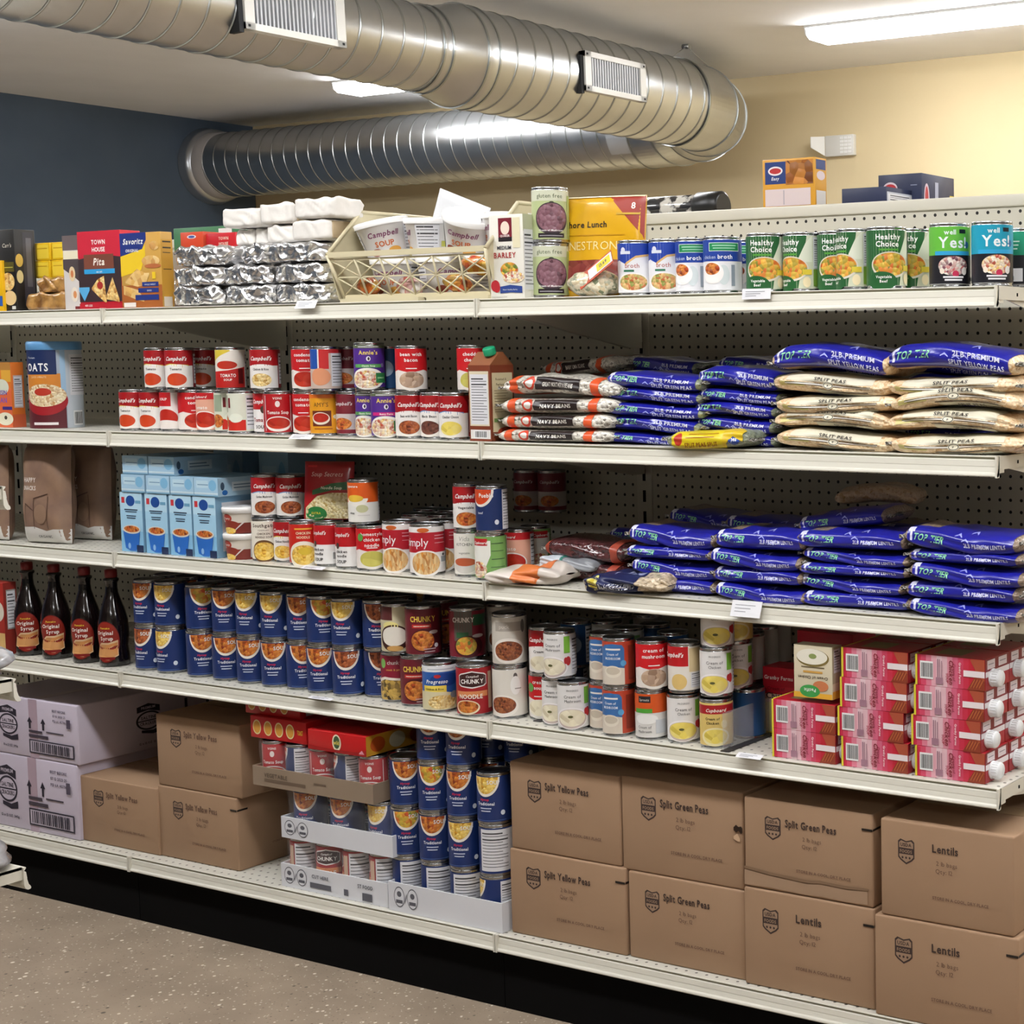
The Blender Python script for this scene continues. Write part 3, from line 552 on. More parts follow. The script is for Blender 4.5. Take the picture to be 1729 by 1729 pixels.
CANS = {
 'blue_r': (KB, HB, blue('stew'), 'navy'), 'blue_y': (KB, HB, blue('noodle'), 'navy'), 'blue_o': (KB, HB, blue('beef'), 'navy'), 'blue_g': (KB, HB, blue('veg'), 'navy'),
 'c_tomato': (KC, HC, camp('Tomato', 'tom', '#d9c24a'), 0), 'c_rice': (KC, HC, camp('Chicken & Rice', 'chick'), 0), 'c_noodle': (KC, HC, camp('Chicken Noodle', 'noodle', '#d9c24a'), 0), 'c_bacon': (KC, HC, camp('Bean with Bacon', 'beef'), 0),
 'c_blackbean': (KC, HC, camp('Black Bean', 'dark', '#5a86b8'), 0), 'c_cheese': (KC, HC, camp('Cheddar Cheese', 'corn', '#5a86b8'), 0), 'c_mush': (KC, HC, camp('Golden Mushroom', 'beef', '#6a90c0'), 0), 'c_veg': (KC, HC, camp('Vegetable', 'stew'), 0), 'c_cream': (KC, HC, camp('Cream of Chicken', 'cream'), 0),
 'h_tomato': (KC, HC, redhome(['condensed', 'tomato'], 'red', '#c01c22'), 0), 'h_bacon': (KC, HC, redhome(['bean with', 'bacon'], 'mush', '#c4161f'), 0), 'h_broc': (KC, HC, redhome(['cheddar', 'cheese'], 'green', '#c4161f'), 0),
 'h_mush': (KC, HC, redhome(['cream of', 'mushroom'], 'mush', '#cc1a22'), 0), 'h_chn': (KC, HC, redhome(['homestyle', 'chicken', 'noodle'], 'green', '#c81a20') + [('E', '#5a9a48', -.75, .78, .22, .1)], 0),
 'tom_y': (KC, HC, generic('#e8e2d8', [('P', '#d9c040', [(-1.2, .7, 1), (-.5, .85, 1), (.2, .97, 1)]), ('P', '#b8201c', [(-1.3, 0, .42), (0, 0, .46), (1.3, 0, .55)]), ('E', '#b8301c', -.1, .6, .75, .11), ('T', '#f4f0ea', 'TOMATO', 0, .28, .12, {'bold': 1, 'maxw': 1.1}), ('T', '#f4f0ea', 'SOUP', 0, .18, .08, B), ('R', '#5a0c10', .7, 1.1, .1, .5), ('N', 1.4, 2.2, .05, .95)]), 0),
 'tom_cup': (KC, HC, generic('#e6e0dc', [('R', '#c01c24', -PI, .2, .62, 1), ('T', '#f2ece8', 'SOUP', -.4, .78, .1, B), ('E', '#b8281c', -.2, .3, .85, .24), ('E', '#e8e0da', -.2, .14, .95, .1), ('N', 1.0, 1.9, .05, .95)]), 0),
 'cupb': (KC, HC, generic('#e2a890', [('R', '#c01c24', -PI, PI, .82, 1), ('T', '#f4efe8', 'Cupboard', -.3, .86, .09, BS), ('T', '#f4efe8', 'Tomato', -.3, .56, .12, B), ('E', '#f0e8e2', 0, .25, 1.0, .26), ('E', SOUPS['red'], 0, .27, .9, .21), ('N', 1.3, 2.2, .05, .95)]), 0),
 'pale_c': (KC, HC, generic('#d9dccb', [('R', '#9aa890', -.9, -.1, .5, .95), ('R', '#c8281c', -.1, 1.3, .02, .3), ('E', SOUPS['stew'], -.5, .25, .5, .18), ('E', '#e4e8d8', .6, .35, .5, .12), ('R', '#6c1018', .0, .2, .62, .88), ('N', 1.35, 2.1, .05, .95)]), 0),
 'ma_c': (KC, HC, generic('#eceae8', [('R', '#b81820', -PI, PI, .58, 1), ('T', '#f2efec', "Campbell's", 0, .74, .14, {'bold': 1, 'shear': .35, 'maxw': 1.5}), ('E', '#4a3a34', .2, .58, .2, .1), ('T', '#8a1c20', 'Tomato', -.05, .26, .14, {'bold': 1, 'maxw': 1.2}), ('T', '#3a3436', 'SOUP', 0, .08, .12, B), ('N', 1.4, 2.2, .05, .95)]), 0),
 'vans': (KC, HC, generic('#b01820', [('T', '#f0e8e4', 'VONS', 0, .86, .08, B), ('E', '#e8dcd8', 0, .74, .16, .08), ('T', '#f4f0ec', 'Tomato Soup', 0, .48, .12, {'bold': 1, 'maxw': 1.5}), ('E', '#eee6e0', 0, .22, .92, .2), ('E', SOUPS['red'], 0, .24, .82, .15), ('R', '#e8e0dc', -.95, -.9, .04, .96), ('R', '#e8e0dc', .9, .95, .04, .96), ('N', 1.4, 2.2, .05, .95)]), 0),
 'bluw': (KC, HC, generic('#c8b4a8', [('R', '#2450a4', -1.4, -.55, .5, 1), ('R', '#c02a2c', -.55, .2, .5, 1), ('R', '#e8e4e0', -.55, -.45, .45, 1), ('E', '#d8926c', -.4, .3, .7, .22), ('R', '#b02428', .2, PI, .9, 1), ('N', .35, 1.5, .06, .9, 10)]), 0),
 'annie_s': (KC, .1055, annie('#5aa05a', 'Classic Soup'), 0), 'annie_p': (KC, .1055, annie('#c8287c', 'Bunny Pasta'), 0),
 'orange': (KC*1.03, HC, generic('#e09a20', [('R', '#d86a20', -PI, PI, .9, 1), ('T', '#5a3a1c', "AMY'S", -.2, .68, .16, {'maxw': 1.0}), ('R', '#6a2c18', -.85, .45, .18, .58), ('E', '#e8dcc8', -.25, .38, .6, .16), ('E', SOUPS['red'], -.25, .4, .52, .12), ('R', '#a85a18', -.7, .5, .1, .13), ('E', '#f0e4c0', .7, .42, .14, .05), ('N', 1.2, 2.1, .05, .9)]), 0),
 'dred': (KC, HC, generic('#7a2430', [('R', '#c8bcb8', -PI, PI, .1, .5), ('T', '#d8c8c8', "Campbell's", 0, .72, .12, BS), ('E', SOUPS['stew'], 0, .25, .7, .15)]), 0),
 'ply': (KB, HB, generic('#e6e2e0', [('R', '#b01c2c', -PI, PI, .44, .88), ('E', '#c8642c', -.3, .93, .35, .05), ('T', '#f4f0f0', 'simply', -.75, .58, .26, {'maxw': 1.6}), ('R', '#e0a8b0', .35, 1.2, .8, .815), ('R', '#e0a8b0', .35, 1.1, .73, .75), ('R', '#e0a8b0', .35, 1.15, .64, .65), ('E', '#f0ece8', -.2, .2, 1.0, .29), ('E', F('#d8903c', '#e8cf9a', '#b4702c', 210, stretch=(1, 1, .35)), -.2, .21, .86, .25), ('E', '#4a4a48', .95, .38, .1, .03), ('R', '#9aa0a4', .75, 1.25, .22, .34), ('N', 1.5, 2.4, .04, .42)]), 0),
 'southg': (KC, HC, generic('#e8e2d4', [('T', '#4a3a30', 'Southgate', 0, .84, .13, {'bold': 1, 'maxw': 1.7}), ('T', '#6a5448', 'CONDENSED', 0, .74, .05, {'maxw': .9}), ('T', '#5a4438', 'CHICKEN', 0, .64, .075, {'bold': 1, 'maxw': .95}), ('T', '#5a4438', 'NOODLE SOUP', 0, .55, .075, {'bold': 1, 'maxw': 1.2}), ('E', '#6a4a2c', 0, .2, .85, .3), ('E', SOUPS['noodle'], 0, .2, .8, .24), ('N', 1.3, 2.2, .05, .95)]), 0),
 'cn_or': (KC, HC, generic('#c8281e', [('R', '#e8b040', -.6, .6, .86, .9), ('T', '#f2e0c0', 'CHICKEN', 0, .74, .09, {'bold': 1, 'maxw': 1.0}), ('T', '#f2e0c0', 'NOODLE', 0, .63, .09, {'bold': 1, 'maxw': .9}), ('E', '#ece4d4', 0, .2, 1.1, .36), ('E', SOUPS['noodle'], 0, .2, .9, .26), ('E', '#d8b83c', .1, .3, .45, .1), ('N', 1.3, 2.2, .05, .9)]), 0),
 'soupw': (KC, HC, generic('#eae8e6', [('R', '#b81820', -PI, PI, .5, 1), ('T', '#f2efec', "Campbell's", -.25, .76, .13, {'bold': 1, 'shear': .35, 'maxw': 1.3}), ('T', '#403a3c', 'chicken', -.2, .34, .1, {'bold': 1}), ('T', '#403a3c', 'noodle', -.2, .23, .1, {'bold': 1}), ('T', '#201c1c', 'SOUP', -.2, .08, .11, B), ('E', '#4a3a34', -.5, .52, .16, .08), ('Z', '#222222', .8, 1.2, .1, .32)]), 0),
 'greenl': (KC, HC, generic('#7aa85c', [('P', '#e8e8e0', [(-1.6, .1, .9), (-.8, .05, .9), (-.1, .2, .9), (.3, .55, .9)]), ('R', '#b81c24', -1.3, .1, .78, .95), ('T', '#f2eee8', 'Cupboard', -.45, .82, .09, BS), ('E', SOUPS['pasta'], -.55, .2, .6, .2), ('R', '#3c5a38', .35, 1.2, .82, .84), ('R', '#3c5a38', .35, 1.2, .64, .655), ('R', '#3c5a38', .35, 1.3, .44, .46), ('R', '#3c5a38', .3, 1.3, .25, .265), ('R', '#8a9a84', 1.6, 2.6, .1, .9)]), 0),
 'kitchen': (KC, HC, generic('#e6e2da', [('T', '#a8a49c', 'Vida', 0, .82, .16, {'shear': .2}), ('T', '#4a4440', 'KITCHEN', 0, .7, .1, {'maxw': 1.3}), ('T', '#6a6460', 'vegetable', 0, .5, .07), ('E', '#cfcac4', 0, .22, .85, .2), ('E', '#b85a3a', 0, .3, .8, .1), ('N', 1.4, 2.2, .05, .95)]), 0),
 'bluev': (KC, HC, generic('#1c2f60', [('H', '#e8e0d8', -.5, .99, .9, .42), ('H', SOUPS['tom'], -.55, .99, .8, .36), ('T', '#f0eeea', 'Pueblo', -.1, .8, .14, {'bold': 1, 'maxw': 1.0}), ('T', '#d8dce8', 'beef', -.5, .4, .08), ('E', '#d8dce8', .55, .2, .14, .06), ('N', .95, 2.0, .02, .98, 12)]), 0),
 'orcan': (KC, HC, generic('#e6e4de', [('R', '#d85a1c', -PI, PI, .5, 1), ('H', '#ece8e0', -.4, .6, .8, .2), ('E', '#e0b840', -.5, .6, .6, .09), ('T', '#f0ece4', 'Signature', -.7, .88, .08, B), ('E', '#c4c49a', 0, .34, .4, .1), ('R', '#d0ccc8', -.3, .5, .16, .18), ('T', '#2c2c2c', 'rice', -.7, .2, .08, B), ('N', 1.3, 2.1, .05, .95)]), 0),
 'glut': (KB, HB, generic('#b4c08c', [('R', '#cdd0b8', -PI, PI, .78, 1), ('T', '#4c5a3c', 'gluten free', -.1, .84, .12, {'maxw': 1.5}), ('E', '#3c3c30', 0, .74, .14, .03), ('E', '#3a2c34', 0, .42, .95, .33), ('E', SOUPS['purp'], 0, .44, .88, .29), ('R', '#241c20', -.8, .7, .03, .12), ('T', '#f0ecec', 'Cream of Mushroom', -.05, .16, .055, {'bold': 1, 'maxw': 1.35}), ('R', '#9a949c', -.7, .6, .06, .08), ('R', '#a8bc6c', 1.0, 1.5, 0, .9), ('N', 1.6, 2.5, .05, .95)]), 0),
 'chunk': (KB*1.03, HB, generic('#6a1c28', [('T', '#e8c850', 'CHUNKY', -.05, .72, .17, {'bold': 1, 'maxw': 1.5}), ('R', '#c03028', -.7, .4, .58, .66), ('R', '#e8d4c4', -.6, .3, .61, .63), ('E', '#4a141c', 0, .3, .8, .26), ('E', SOUPS['stew'], -.1, .3, .66, .22), ('E', '#c8b8b4', .55, .48, .28, .04), ('E', '#e0d8dc', .7, .18, .13, .05)]+lines('#b89ca0', .3, .1, .7, 2)+[('N', 1.4, 2.2, .05, .95)]), 0),
 'chunkg': (KB*1.03, HB, generic('#7a1c2c', [('R', '#5e5850', -.85, .2, .35, 1), ('T', '#e8e0d8', 'CHUNKY', -.3, .76, .15, {'bold': 1, 'maxw': 1.3}), ('R', '#2f5a3c', .25, 1.3, .68, .92), ('R', '#2c5a38', -.7, .0, .42, .54), ('E', '#4a141c', 0, .22, .85, .24), ('E', SOUPS['veg'], -.15, .24, .6, .2), ('E', '#c8b8b4', .55, .45, .35, .04), ('N', 1.5, 2.4, .05, .95)]), 0),
 'cgrill': (KB, HB, generic('#8a1c34', [('E', '#7ab05a', -.85, .82, .22, .11), ('T', '#f0e8e4', 'chunky', -.05, .8, .13, {'maxw': .9}), ('T', '#e8d8c0', 'grill', .8, .8, .12), ('T', '#d8a850', 'steak & potato', 0, .66, .06, B), ('P', '#e8e0d4', [(-1.4, 0, .45), (-.7, 0, .52), (.3, 0, .48), (1.1, 0, .35)]), ('P', SOUPS['croc'], [(-1.3, 0, .38), (-.7, 0, .46), (.3, 0, .43), (1.1, 0, .3)])]), 0),
 'chunkw': (KB, HB, generic('#cdc4a4', [('R', '#5c2c2c', -1.4, -.2, .7, 1), ('E', '#e4d88c', -.35, .58, .5, .09), ('E', '#3c1c18', -.15, .3, .95, .3), ('E', '#e6e0d4', -.15, .34, .8, .22), ('E', '#c89a5a', -.1, .07, .5, .06), ('N', 1.4, 2.2, .05, .95)]), 0),
 'prog': (KB, HB*.97, generic('#2a5ca8', [('R', '#e6e8ec', -PI, PI, .86, 1), ('R', '#b0b4c0', -.8, .8, .91, .93), ('E', '#16418c', .3, .68, .95, .15), ('T', '#f2f4f8', 'Progresso', -.25, .6, .12, {'bold': 1, 'shear': .2, 'maxw': 1.3}), ('E', '#c02c30', -.2, .76, .2, .04), ('R', '#e8d058', -1.1, .3, .4, .55), ('T', '#4a3c20', 'Chicken & Rice', -.4, .45, .06, {'bold': 1, 'maxw': 1.1}), ('P', '#d8cfa8', [(-PI, 0, .4), (-.9, 0, .42), (.3, 0, .4), (1.4, 0, .3), (PI, 0, .3)]), ('E', SOUPS['chick'], .1, .17, .9, .16), ('E', '#8a8c90', .8, .32, .28, .08), ('N', 1.5, 2.4, .05, .85)]), 0),
 'chnk': (KB, HB, generic('#a01c24', [('P', '#e8e4e0', [(-.85, .64, .84), (-.7, .6, .88), (.0, .56, .94), (.7, .6, .88), (.85, .64, .84)]), ('P', '#3a1c1c', [(-.8, .66, .83), (-.65, .62, .86), (.0, .59, .915), (.65, .62, .86), (.8, .66, .83)]), ('T', '#e8e4e0', 'Campbell', 0, .8, .065, BS), ('T', '#f4f2ee', 'CHUNKY', 0, .67, .13, {'bold': 1, 'maxw': 1.35}), ('R', '#d88a58', -1.0, .9, .38, .5), ('T', '#f4ece0', 'NOODLE', -.1, .34, .13, {'bold': 1, 'maxw': 1.4}), ('E', '#e8d8b8', -.35, .15, .75, .16), ('E', SOUPS['stew'], -.35, .16, .66, .13), ('R', '#c8a890', .95, 1.3, .1, .9), ('N', 1.4, 2.7, .04, .96, 10)]), 0),
 'wolf': (KB*.98, HB, generic('#ccc6bb', [('R', '#a49c92', -.8, .8, .7, .9), ('T', '#d8d2c8', 'puck', -.2, .76, .12), ('E', '#e8e2da', 0, .28, 1.0, .27), ('E', F('#7c3c24', '#a4623c', '#54241a', 200), 0, .28, .86, .21), ('E', '#6a6460', .9, .8, .14, .14), ('N', 1.6, 2.4, .05, .95)]), 0),
 'wolfc': (KB*.98, HB, generic('#dcd7cd', [('E', '#5a5450', .5, .86, .12, .07), ('E', '#eceae6', .5, .66, .3, .2), ('R', '#8a847c', .45, .85, .58, .6), ('E', '#e8e2da', -.3, .22, .95, .24), ('E', F('#7c3c24', '#a4623c', '#54241a', 200), -.3, .24, .8, .18), ('N', 1.6, 2.4, .05, .95)]), 0),
 'crm_c': (KC, HC, camp('Cream', 'cream'), 0), 'crm_gr': (KC, HC, redhome(['cream', 'soup'], 'cream', '#c81e24') + [('E', '#5a9a48', -.6, .72, .28, .11)], 0),
 'wh_mush': (KC, HC, white_heart('Mushroom', 'cream'), 0), 'wh_chick': (KC, .098, white_heart('Chicken', 'corn'), 0),
 'rb': (KC, HC, generic('#b8442c', [('P', '#3a6ca8', [(-1.2, .3, .88), (-.75, .3, .86), (-.6, .3, .92), (.0, .3, .95), (.6, .3, .92), (.75, .3, .84)]), ('R', '#e8e4e0', -.5, .5, .8, .84), ('T', '#e8ecf4', 'Cream of', 0, .68, .08, {'bold': 1, 'maxw': .8}), ('T', '#e8ecf4', 'MUSHROOM', 0, .58, .08, {'bold': 1, 'maxw': 1.0}), ('P', '#d8cebe', [(-1.3, 0, .4), (-.5, 0, .42), (.4, 0, .4), (.75, 0, .38)]), ('E', '#e4dccc', 0, .3, .55, .14), ('E', '#cabfac', 0, .32, .46, .09), ('E', '#5aa0d0', .68, .5, .18, .07), ('R', '#8a3424', 1.0, 1.6, .1, .9), ('N', 1.9, 2.6, .05, .95)]), 0),
 'gi': (KC, HC, generic('#dcdad6', [('R', '#d0541c', -PI, PI, .56, 1), ('R', '#26262c', -.6, .2, .8, .95), ('T', '#e8e4dc', 'Sprouts', -.2, .84, .08, {'maxw': .65}), ('R', '#4fa03c', -.9, .3, .56, .66), ('E', '#ececea', -.1, .42, .75, .12), ('T', '#5a5a5a', 'Cream of', -.2, .2, .09, {'maxw': .9}), ('T', '#5a5a5a', 'Mushroom', -.2, .1, .09, {'maxw': .9}), ('R', '#c4c8cc', .5, 1.2, .08, .4)]), 0),
 'camp_s': (KC, HC, generic('#e4dfd6', [('R', '#b81820', -PI, .3, .55, 1), ('T', '#f2efec', "Campbell's", -.75, .76, .14, {'bold': 1, 'shear': .35, 'maxw': 1.5}), ('R', '#d4bf94', .35, 1.4, .42, .96), ('N', .45, 1.35, .06, .4, 6), ('E', '#e0c078', -.3, .2, .5, .18)]), 0),
 'cupc': (KC, .098, generic('#dcc070', [('R', '#a81c24', -PI, PI, .74, .95), ('T', '#f0e8dc', "Cupboard", 0, .79, .11, {'bold': 1, 'shear': .3, 'maxw': 1.5}), ('T', '#3a3020', 'Cream of', -.2, .6, .085, {'bold': 1, 'maxw': .9}), ('T', '#3a3020', 'Chicken', -.2, .5, .085, {'bold': 1, 'maxw': .8}), ('E', '#eadfae', -.05, .2, .9, .22), ('E', SOUPS['corn'], -.05, .21, .75, .17), ('E', '#e8d8a0', .5, .5, .2, .1), ('N', 1.4, 2.2, .05, .95)]), 0),
 'bluc': (KC, HC, generic('#1c4a7c', [('E', '#a8c0d8', .4, .5, .5, .2), ('R', '#28344c', -.8, .4, .1, .3), ('N', 1.2, 2.0, .05, .95)]), 0),
 'gryc': (KC, HC, generic('#b9b9b4', [('R', '#5c8a50', -.2, .6, .4, .9), ('E', '#a83038', .3, .25, .3, .12), ('N', 1.0, 2.0, .05, .9)]), 0),
 'healthy': (KB, HB, healthy(), 0),
 'yes_g': (KB, HB*1.01, yes('#62b43c', 'salad'), 0), 'yes_t': (KB, HB*1.01, yes('#1596b4', 'pasta'), 0),
 'teal': (KB, HB*.95, generic('#16161c', [('R', '#1c8a68', -PI, PI, .55, 1)] + lines('#d8ece0', -.3, .8, .7, 3, .07) + [('R', '#e4e4e6', -.9, .2, .05, .3), ('N', 1.2, 2, .05, .5)]), 0),
 'brothw': (KB*.98, HB*.98, broth(0), 0), 'brothb': (KB, HB*.97, broth(1), 0),
}
for k in ('blue_r', 'blue_y'): CANS[k+'b'] = (KB, HB, [('R', '#182f66', -PI, PI, 0, 1), ('N', -1.1, .75, .05, .97, 12), ('R', '#dcdce0', .75, 1.6, .05, .97), ('V', '#222222', 1.0, 1.5, .1, .3)], 'navy')
PROTO = {}
def can_proto(key):
    r, h, ops, _ = CANS[key]
    root = empty('soup_can')
    mb = MB(); mb.lathe([(0, .0015), (r*.8, .001), (r*.93, .003), (r*.96, 0), (r*.985, .0005), (r*.985, .003), (r*.965, .0045), (r*.975, .006), (r*.995, .0075), (r*.995, h-.0075), (r*.975, h-.006), (r*.965, h-.0045), (r*.985, h-.003), (r*.985, h-.0004), (r*.97, h), (r*.94, h-.0006)], 40, m_tin)
    kid(root, mb.obj('tin_body', root))
    mb = MB(); mb.lathe([(r*.94, h-.0006), (r*.925, h-.0035), (r*.8, h-.0035), (r*.78, h-.0028), (r*.55, h-.0028), (r*.53, h-.0035), (0, h-.0035)], 40, m_tind)
    kid(root, mb.obj('lid', root))
    mb = MB(); S = lambda u, v, o: (math.sin(u/r)*(r+o), -math.cos(u/r)*(r+o), v+.0065)
    draw(mb, S, ops, r, h-.013, .0001, du=r*.16); kid(root, mb.obj('label', root))
    return root
def can(key, loc, rz, label, group, name='soup_can'):
    if key not in PROTO: PROTO[key] = can_proto(key); r = PROTO[key]; r.name = name
    else: r = copy_tree(PROTO[key])
    r.location = loc; r.rotation_euler = (0, 0, rz); tag(r, label, 'can', group); return r
def xc(pxl, r, y, z):
    """x of the can whose left outline is seen at this column"""
    x = X(pxl, y, z)
    for _ in range(4): x = X(pxl+r*FOC/depth_of(x, y, z)*1.0, y, z)
    return x
def row(lv, lev_z, items, group):
    """items: (key, left column, distance of the can front behind the shelf edge, turn in degrees, label)"""
    for key, px, yf, rot, label in items:
        r, h = CANS[key][:2]; y = yf+r
        can(key, (xc(px, r, y, TOP[lv]+lev_z+.05), y, TOP[lv]+lev_z+.0004), math.radians(rot+8), label, group)

G = 'soup cans on the second shelf'
row('B', 0, [('c_tomato', 204, .02, 8, 'red and white tomato soup can, leftmost on bottom layer of second shelf'),
 ('c_tomato', 238, .02, 8, 'red and white tomato soup can, second from left on bottom layer of second shelf'),
 ('tom_cup', 272, .02, 20, 'red tomato soup can with cup picture, bottom layer of second shelf'),
 ('h_tomato', 303, .02, 55, 'red soup can turned aside between two mug cans, second shelf'),
 ('cupb', 333, .02, 15, 'peach and red tomato soup can, bottom layer, second shelf'),
 ('pale_c', 364, .04, 20, 'pale green and red can under the yellow cornered tomato can'),
 ('pale_c', 386, .015, -20, 'pale cream can with red panel below the yellow cornered tomato can'),
 ('ma_c', 430, .02, 10, 'red can with white lower half, left of round emblem tomato can'),
 ('vans', 447, .01, 38, 'red can reading Tomato Soup with round white emblem'),
 ('h_tomato', 496, .03, 20, 'plain red tomato can left of the orange organic can'),
 ('orange', 525, .015, 35, 'orange yellow organic soup can on second shelf'),
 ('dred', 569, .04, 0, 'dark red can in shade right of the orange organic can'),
 ('annie_s', 602, .015, 15, 'purple can with green band, lower left of the purple group'),
 ('annie_p', 628, .008, 38, 'purple can with pink band on second shelf'),
 ('c_bacon', 669, .015, 28, 'red and white bean with bacon can, bottom layer, second shelf'),
 ('c_blackbean', 711, .02, 8, 'red and white black bean soup can, bottom layer, second shelf'),
 ('c_cheese', 742, .012, 20, 'red and white cheese soup can beside the brown broth carton')], G)
row('B', .102, [('c_tomato', 246, .03, 10, 'red and white tomato soup can, leftmost on upper layer of second shelf'),
 ('c_tomato', 281, .02, 28, 'red and white tomato soup can, second from left on upper layer of second shelf'),
 ('c_tomato', 322, .10, 30, 'shaded red and white can set back on upper layer, second shelf'),
 ('tom_y', 366, .02, 32, 'tomato can with yellow upper corner, upper layer of second shelf'),
 ('c_rice', 424, .02, 24, 'red and white chicken rice can, upper layer of second shelf'),
 ('h_tomato', 494, .03, 30, 'plain red tomato can, upper layer, left of blue striped can'),
 ('bluw', 526, .01, 40, 'can with blue stripe and white nutrition panel, upper layer of second shelf'),
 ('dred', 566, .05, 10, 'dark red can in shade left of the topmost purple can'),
 ('h_bacon', 669, .015, 36, 'red bean with bacon can standing alone on upper layer, second shelf'),
 ('h_broc', 773, .03, 30, 'red cheese soup can partly hidden behind the brown broth carton')], G)
row('B', .106, [('annie_s', 599, .012, 36, 'purple can with green band, on top of the two purple cans')], G)
# two dark cans set back behind them
row('B', .102, [('bluv' if 0 else 'bluc', 634, .06, 0, 'dark blue can behind the topmost purple can')], G)
row('B', 0, [('c_bacon', 690, .10, 0, 'red can in shade behind the bean with bacon can')], G)

G = 'soup cans on the third shelf'
row('C', 0, [('southg', 427, .015, 30, 'cream chicken noodle soup can beside the white tubs'),
 ('c_noodle', 464, .03, 15, 'red and white noodle can between cream can and orange red can'),
 ('cn_or', 490, .01, 38, 'orange red chicken noodle can with yellow bowl, third shelf'),
 ('soupw', 532, .02, 5, 'red can with white half, left one of the pair on third shelf'),
 ('soupw', 568, .012, 12, 'red can with white half, right one of the pair on third shelf'),
 ('h_chn', 603, .01, 38, 'red homestyle chicken noodle can with green badge')], G)
row('C', .102, [('c_mush', 426, .015, 34, 'red and white mushroom can on top of the cream noodle can'),
 ('c_mush', 468, .05, 40, 'shaded red and white mushroom can, second on upper layer of third shelf'),
 ('orcan', 589, .015, 34, 'orange and white can in front of the red soup mix packet')], G)
row('C', 0, [('ply', 648, .02, 25, 'tall white and magenta noodle can, leftmost of three'), ('ply', 693, .005, 42, 'tall white and magenta noodle can at the front, middle of three'), ('ply', 729, .05, 20, 'tall white and magenta noodle can set back, rightmost of three'),
 ('kitchen', 768, .03, 15, 'white vegetable soup can with grey script under red can'), ('greenl', 803, .006, 18, 'green soup can with red banner at front of third shelf'),
 ('cupb', 850, .09, 10, 'white and red can behind the green soup can'), ('greenl', 880, .14, 80, 'green can in shade left of the kidney bean bags'),], G)
row('C', .102, [('c_veg', 766, .03, 25, 'red and white vegetable soup can on upper layer beside navy can'), ('bluev', 804, .006, 22, 'navy soup can with nutrition panel on top of green can'),
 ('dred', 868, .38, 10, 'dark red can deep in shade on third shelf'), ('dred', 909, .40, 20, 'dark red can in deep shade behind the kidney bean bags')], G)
for j, (px, yy) in enumerate(((680, .12), (722, .14), (760, .16), (700, .24), (740, .26))):
    row('C', 0, [('ply', px, yy, 20, 'shaded tall can lid behind the magenta noodle cans, %s of five' % ORD[j+1])], G)
for j, (px, yy) in enumerate(((500, .1), (540, .1), (575, .1))):
    row('C', 0, [('soupw', px, yy, 20, 'shaded red can behind the red noodle cans, %s of three' % ORD[j+1])], G)

G = 'navy soup cans on the fourth shelf'
low = [231, 267, 318, 361, 402, 443, 486, 520, 563, 617]; up = [228, 264, 316, 360, 400, 442, 486, 520, 561, 614]
lr = [0, -5, 42, 33, 22, 22, 42, 22, 28, 42]; ur = [5, 8, 48, 25, 12, 12, 24, 42, 14, 30]
lk = 'o y r r r r r r o o'.split(); uk = 'r y g r y y r g y o o'.split()
N10 = ['leftmost', 'second', 'third', 'fourth', 'fifth', 'sixth', 'seventh', 'eighth', 'ninth', 'tenth']
for i in range(10):
    e = '' if i == 0 else ' from left'
    row('D', 0, [('blue_'+lk[i], low[i], .025, lr[i], 'navy soup can, %s%s in front row, lower layer, fourth shelf' % (N10[i], e))], G)
    row('D', .1145, [('blue_'+uk[i], up[i], .025, ur[i], 'navy soup can, %s%s in front row, upper layer, fourth shelf' % (N10[i], e))], G)
for j, yy in ((1, .108), (2, .19)):
    for i in range(10):
        row('D', .1145, [('blue_'+lk[(i+j) % 10], low[i]+28*j+4, yy, 20, 'navy soup can, %s from left in %s row back, upper layer' % (ORD[i+1], ORD[j+1]))], G)
        if j == 1: row('D', 0, [('blue_r', low[i]+28*j+4, yy, 20, 'navy soup can, %s from left in second row back, lower layer' % ORD[i+1])], G)
G = 'mixed soup cans on the fourth shelf'
row('D', 0, [('cgrill', 645, .012, 30, 'dark red chunky steak can, lower layer beside the navy cans'), ('chunk', 678, .02, 30, 'maroon chunky can with yellow word, lower layer'),
 ('prog', 715, -.001, 40, 'blue and yellow soup can at the front, under the maroon cans'), ('chnk', 772, -.001, 30, 'red chunky noodle can with hexagon badge at the front'),
 ('wolfc', 833, .02, 25, 'white can with chef picture, lower of the pale pair'), ('chunkw', 757, .10, 20, 'pale can behind the blue and red front cans')], G)
row('D', .114, [('chunkw', 645, .012, 30, 'cream mushroom soup can on top of the dark red steak can'), ('chunk', 686, .02, 40, 'maroon chunky can with yellow word, upper layer'),
 ('chunk', 716, .10, 60, 'maroon can in shade behind the upper chunky can'), ('chunkg', 760, .04, 40, 'maroon and grey chunky can with green panel, upper layer'),
 ('wolf', 832, .02, 30, 'pale can with bean bowl picture, upper of the pale pair'), ('wolf', 822, .12, 30, 'pale can in shade behind the bean bowl can')], G)
row('D', 0, [('crm_gr', 894, .035, 10, 'red and white can with green badge, lower layer, third from divider'), ('wh_mush', 916, .012, 10, 'white cream of mushroom can, lower layer behind the front one'), ('wh_mush', 942, -.002, 30, 'white cream of mushroom can standing at the very front'),
 ('rb', 996, .02, -6, 'red and blue mushroom can, lower layer, left'), ('rb', 1018, -.001, 0, 'red and blue mushroom can, lower layer, right'),
 ('gi', 1073, .004, 16, 'orange and white mushroom soup can under the red mushroom can'), ('wh_chick', 1127, .012, 30, 'white cream of chicken can under the small red and beige can'),
 ('cupc', 1182, .006, 26, 'yellow cream of chicken can with red banner at the front'), ('cupc', 1212, .09, 30, 'yellow cream of chicken can set back behind the front one')], G)
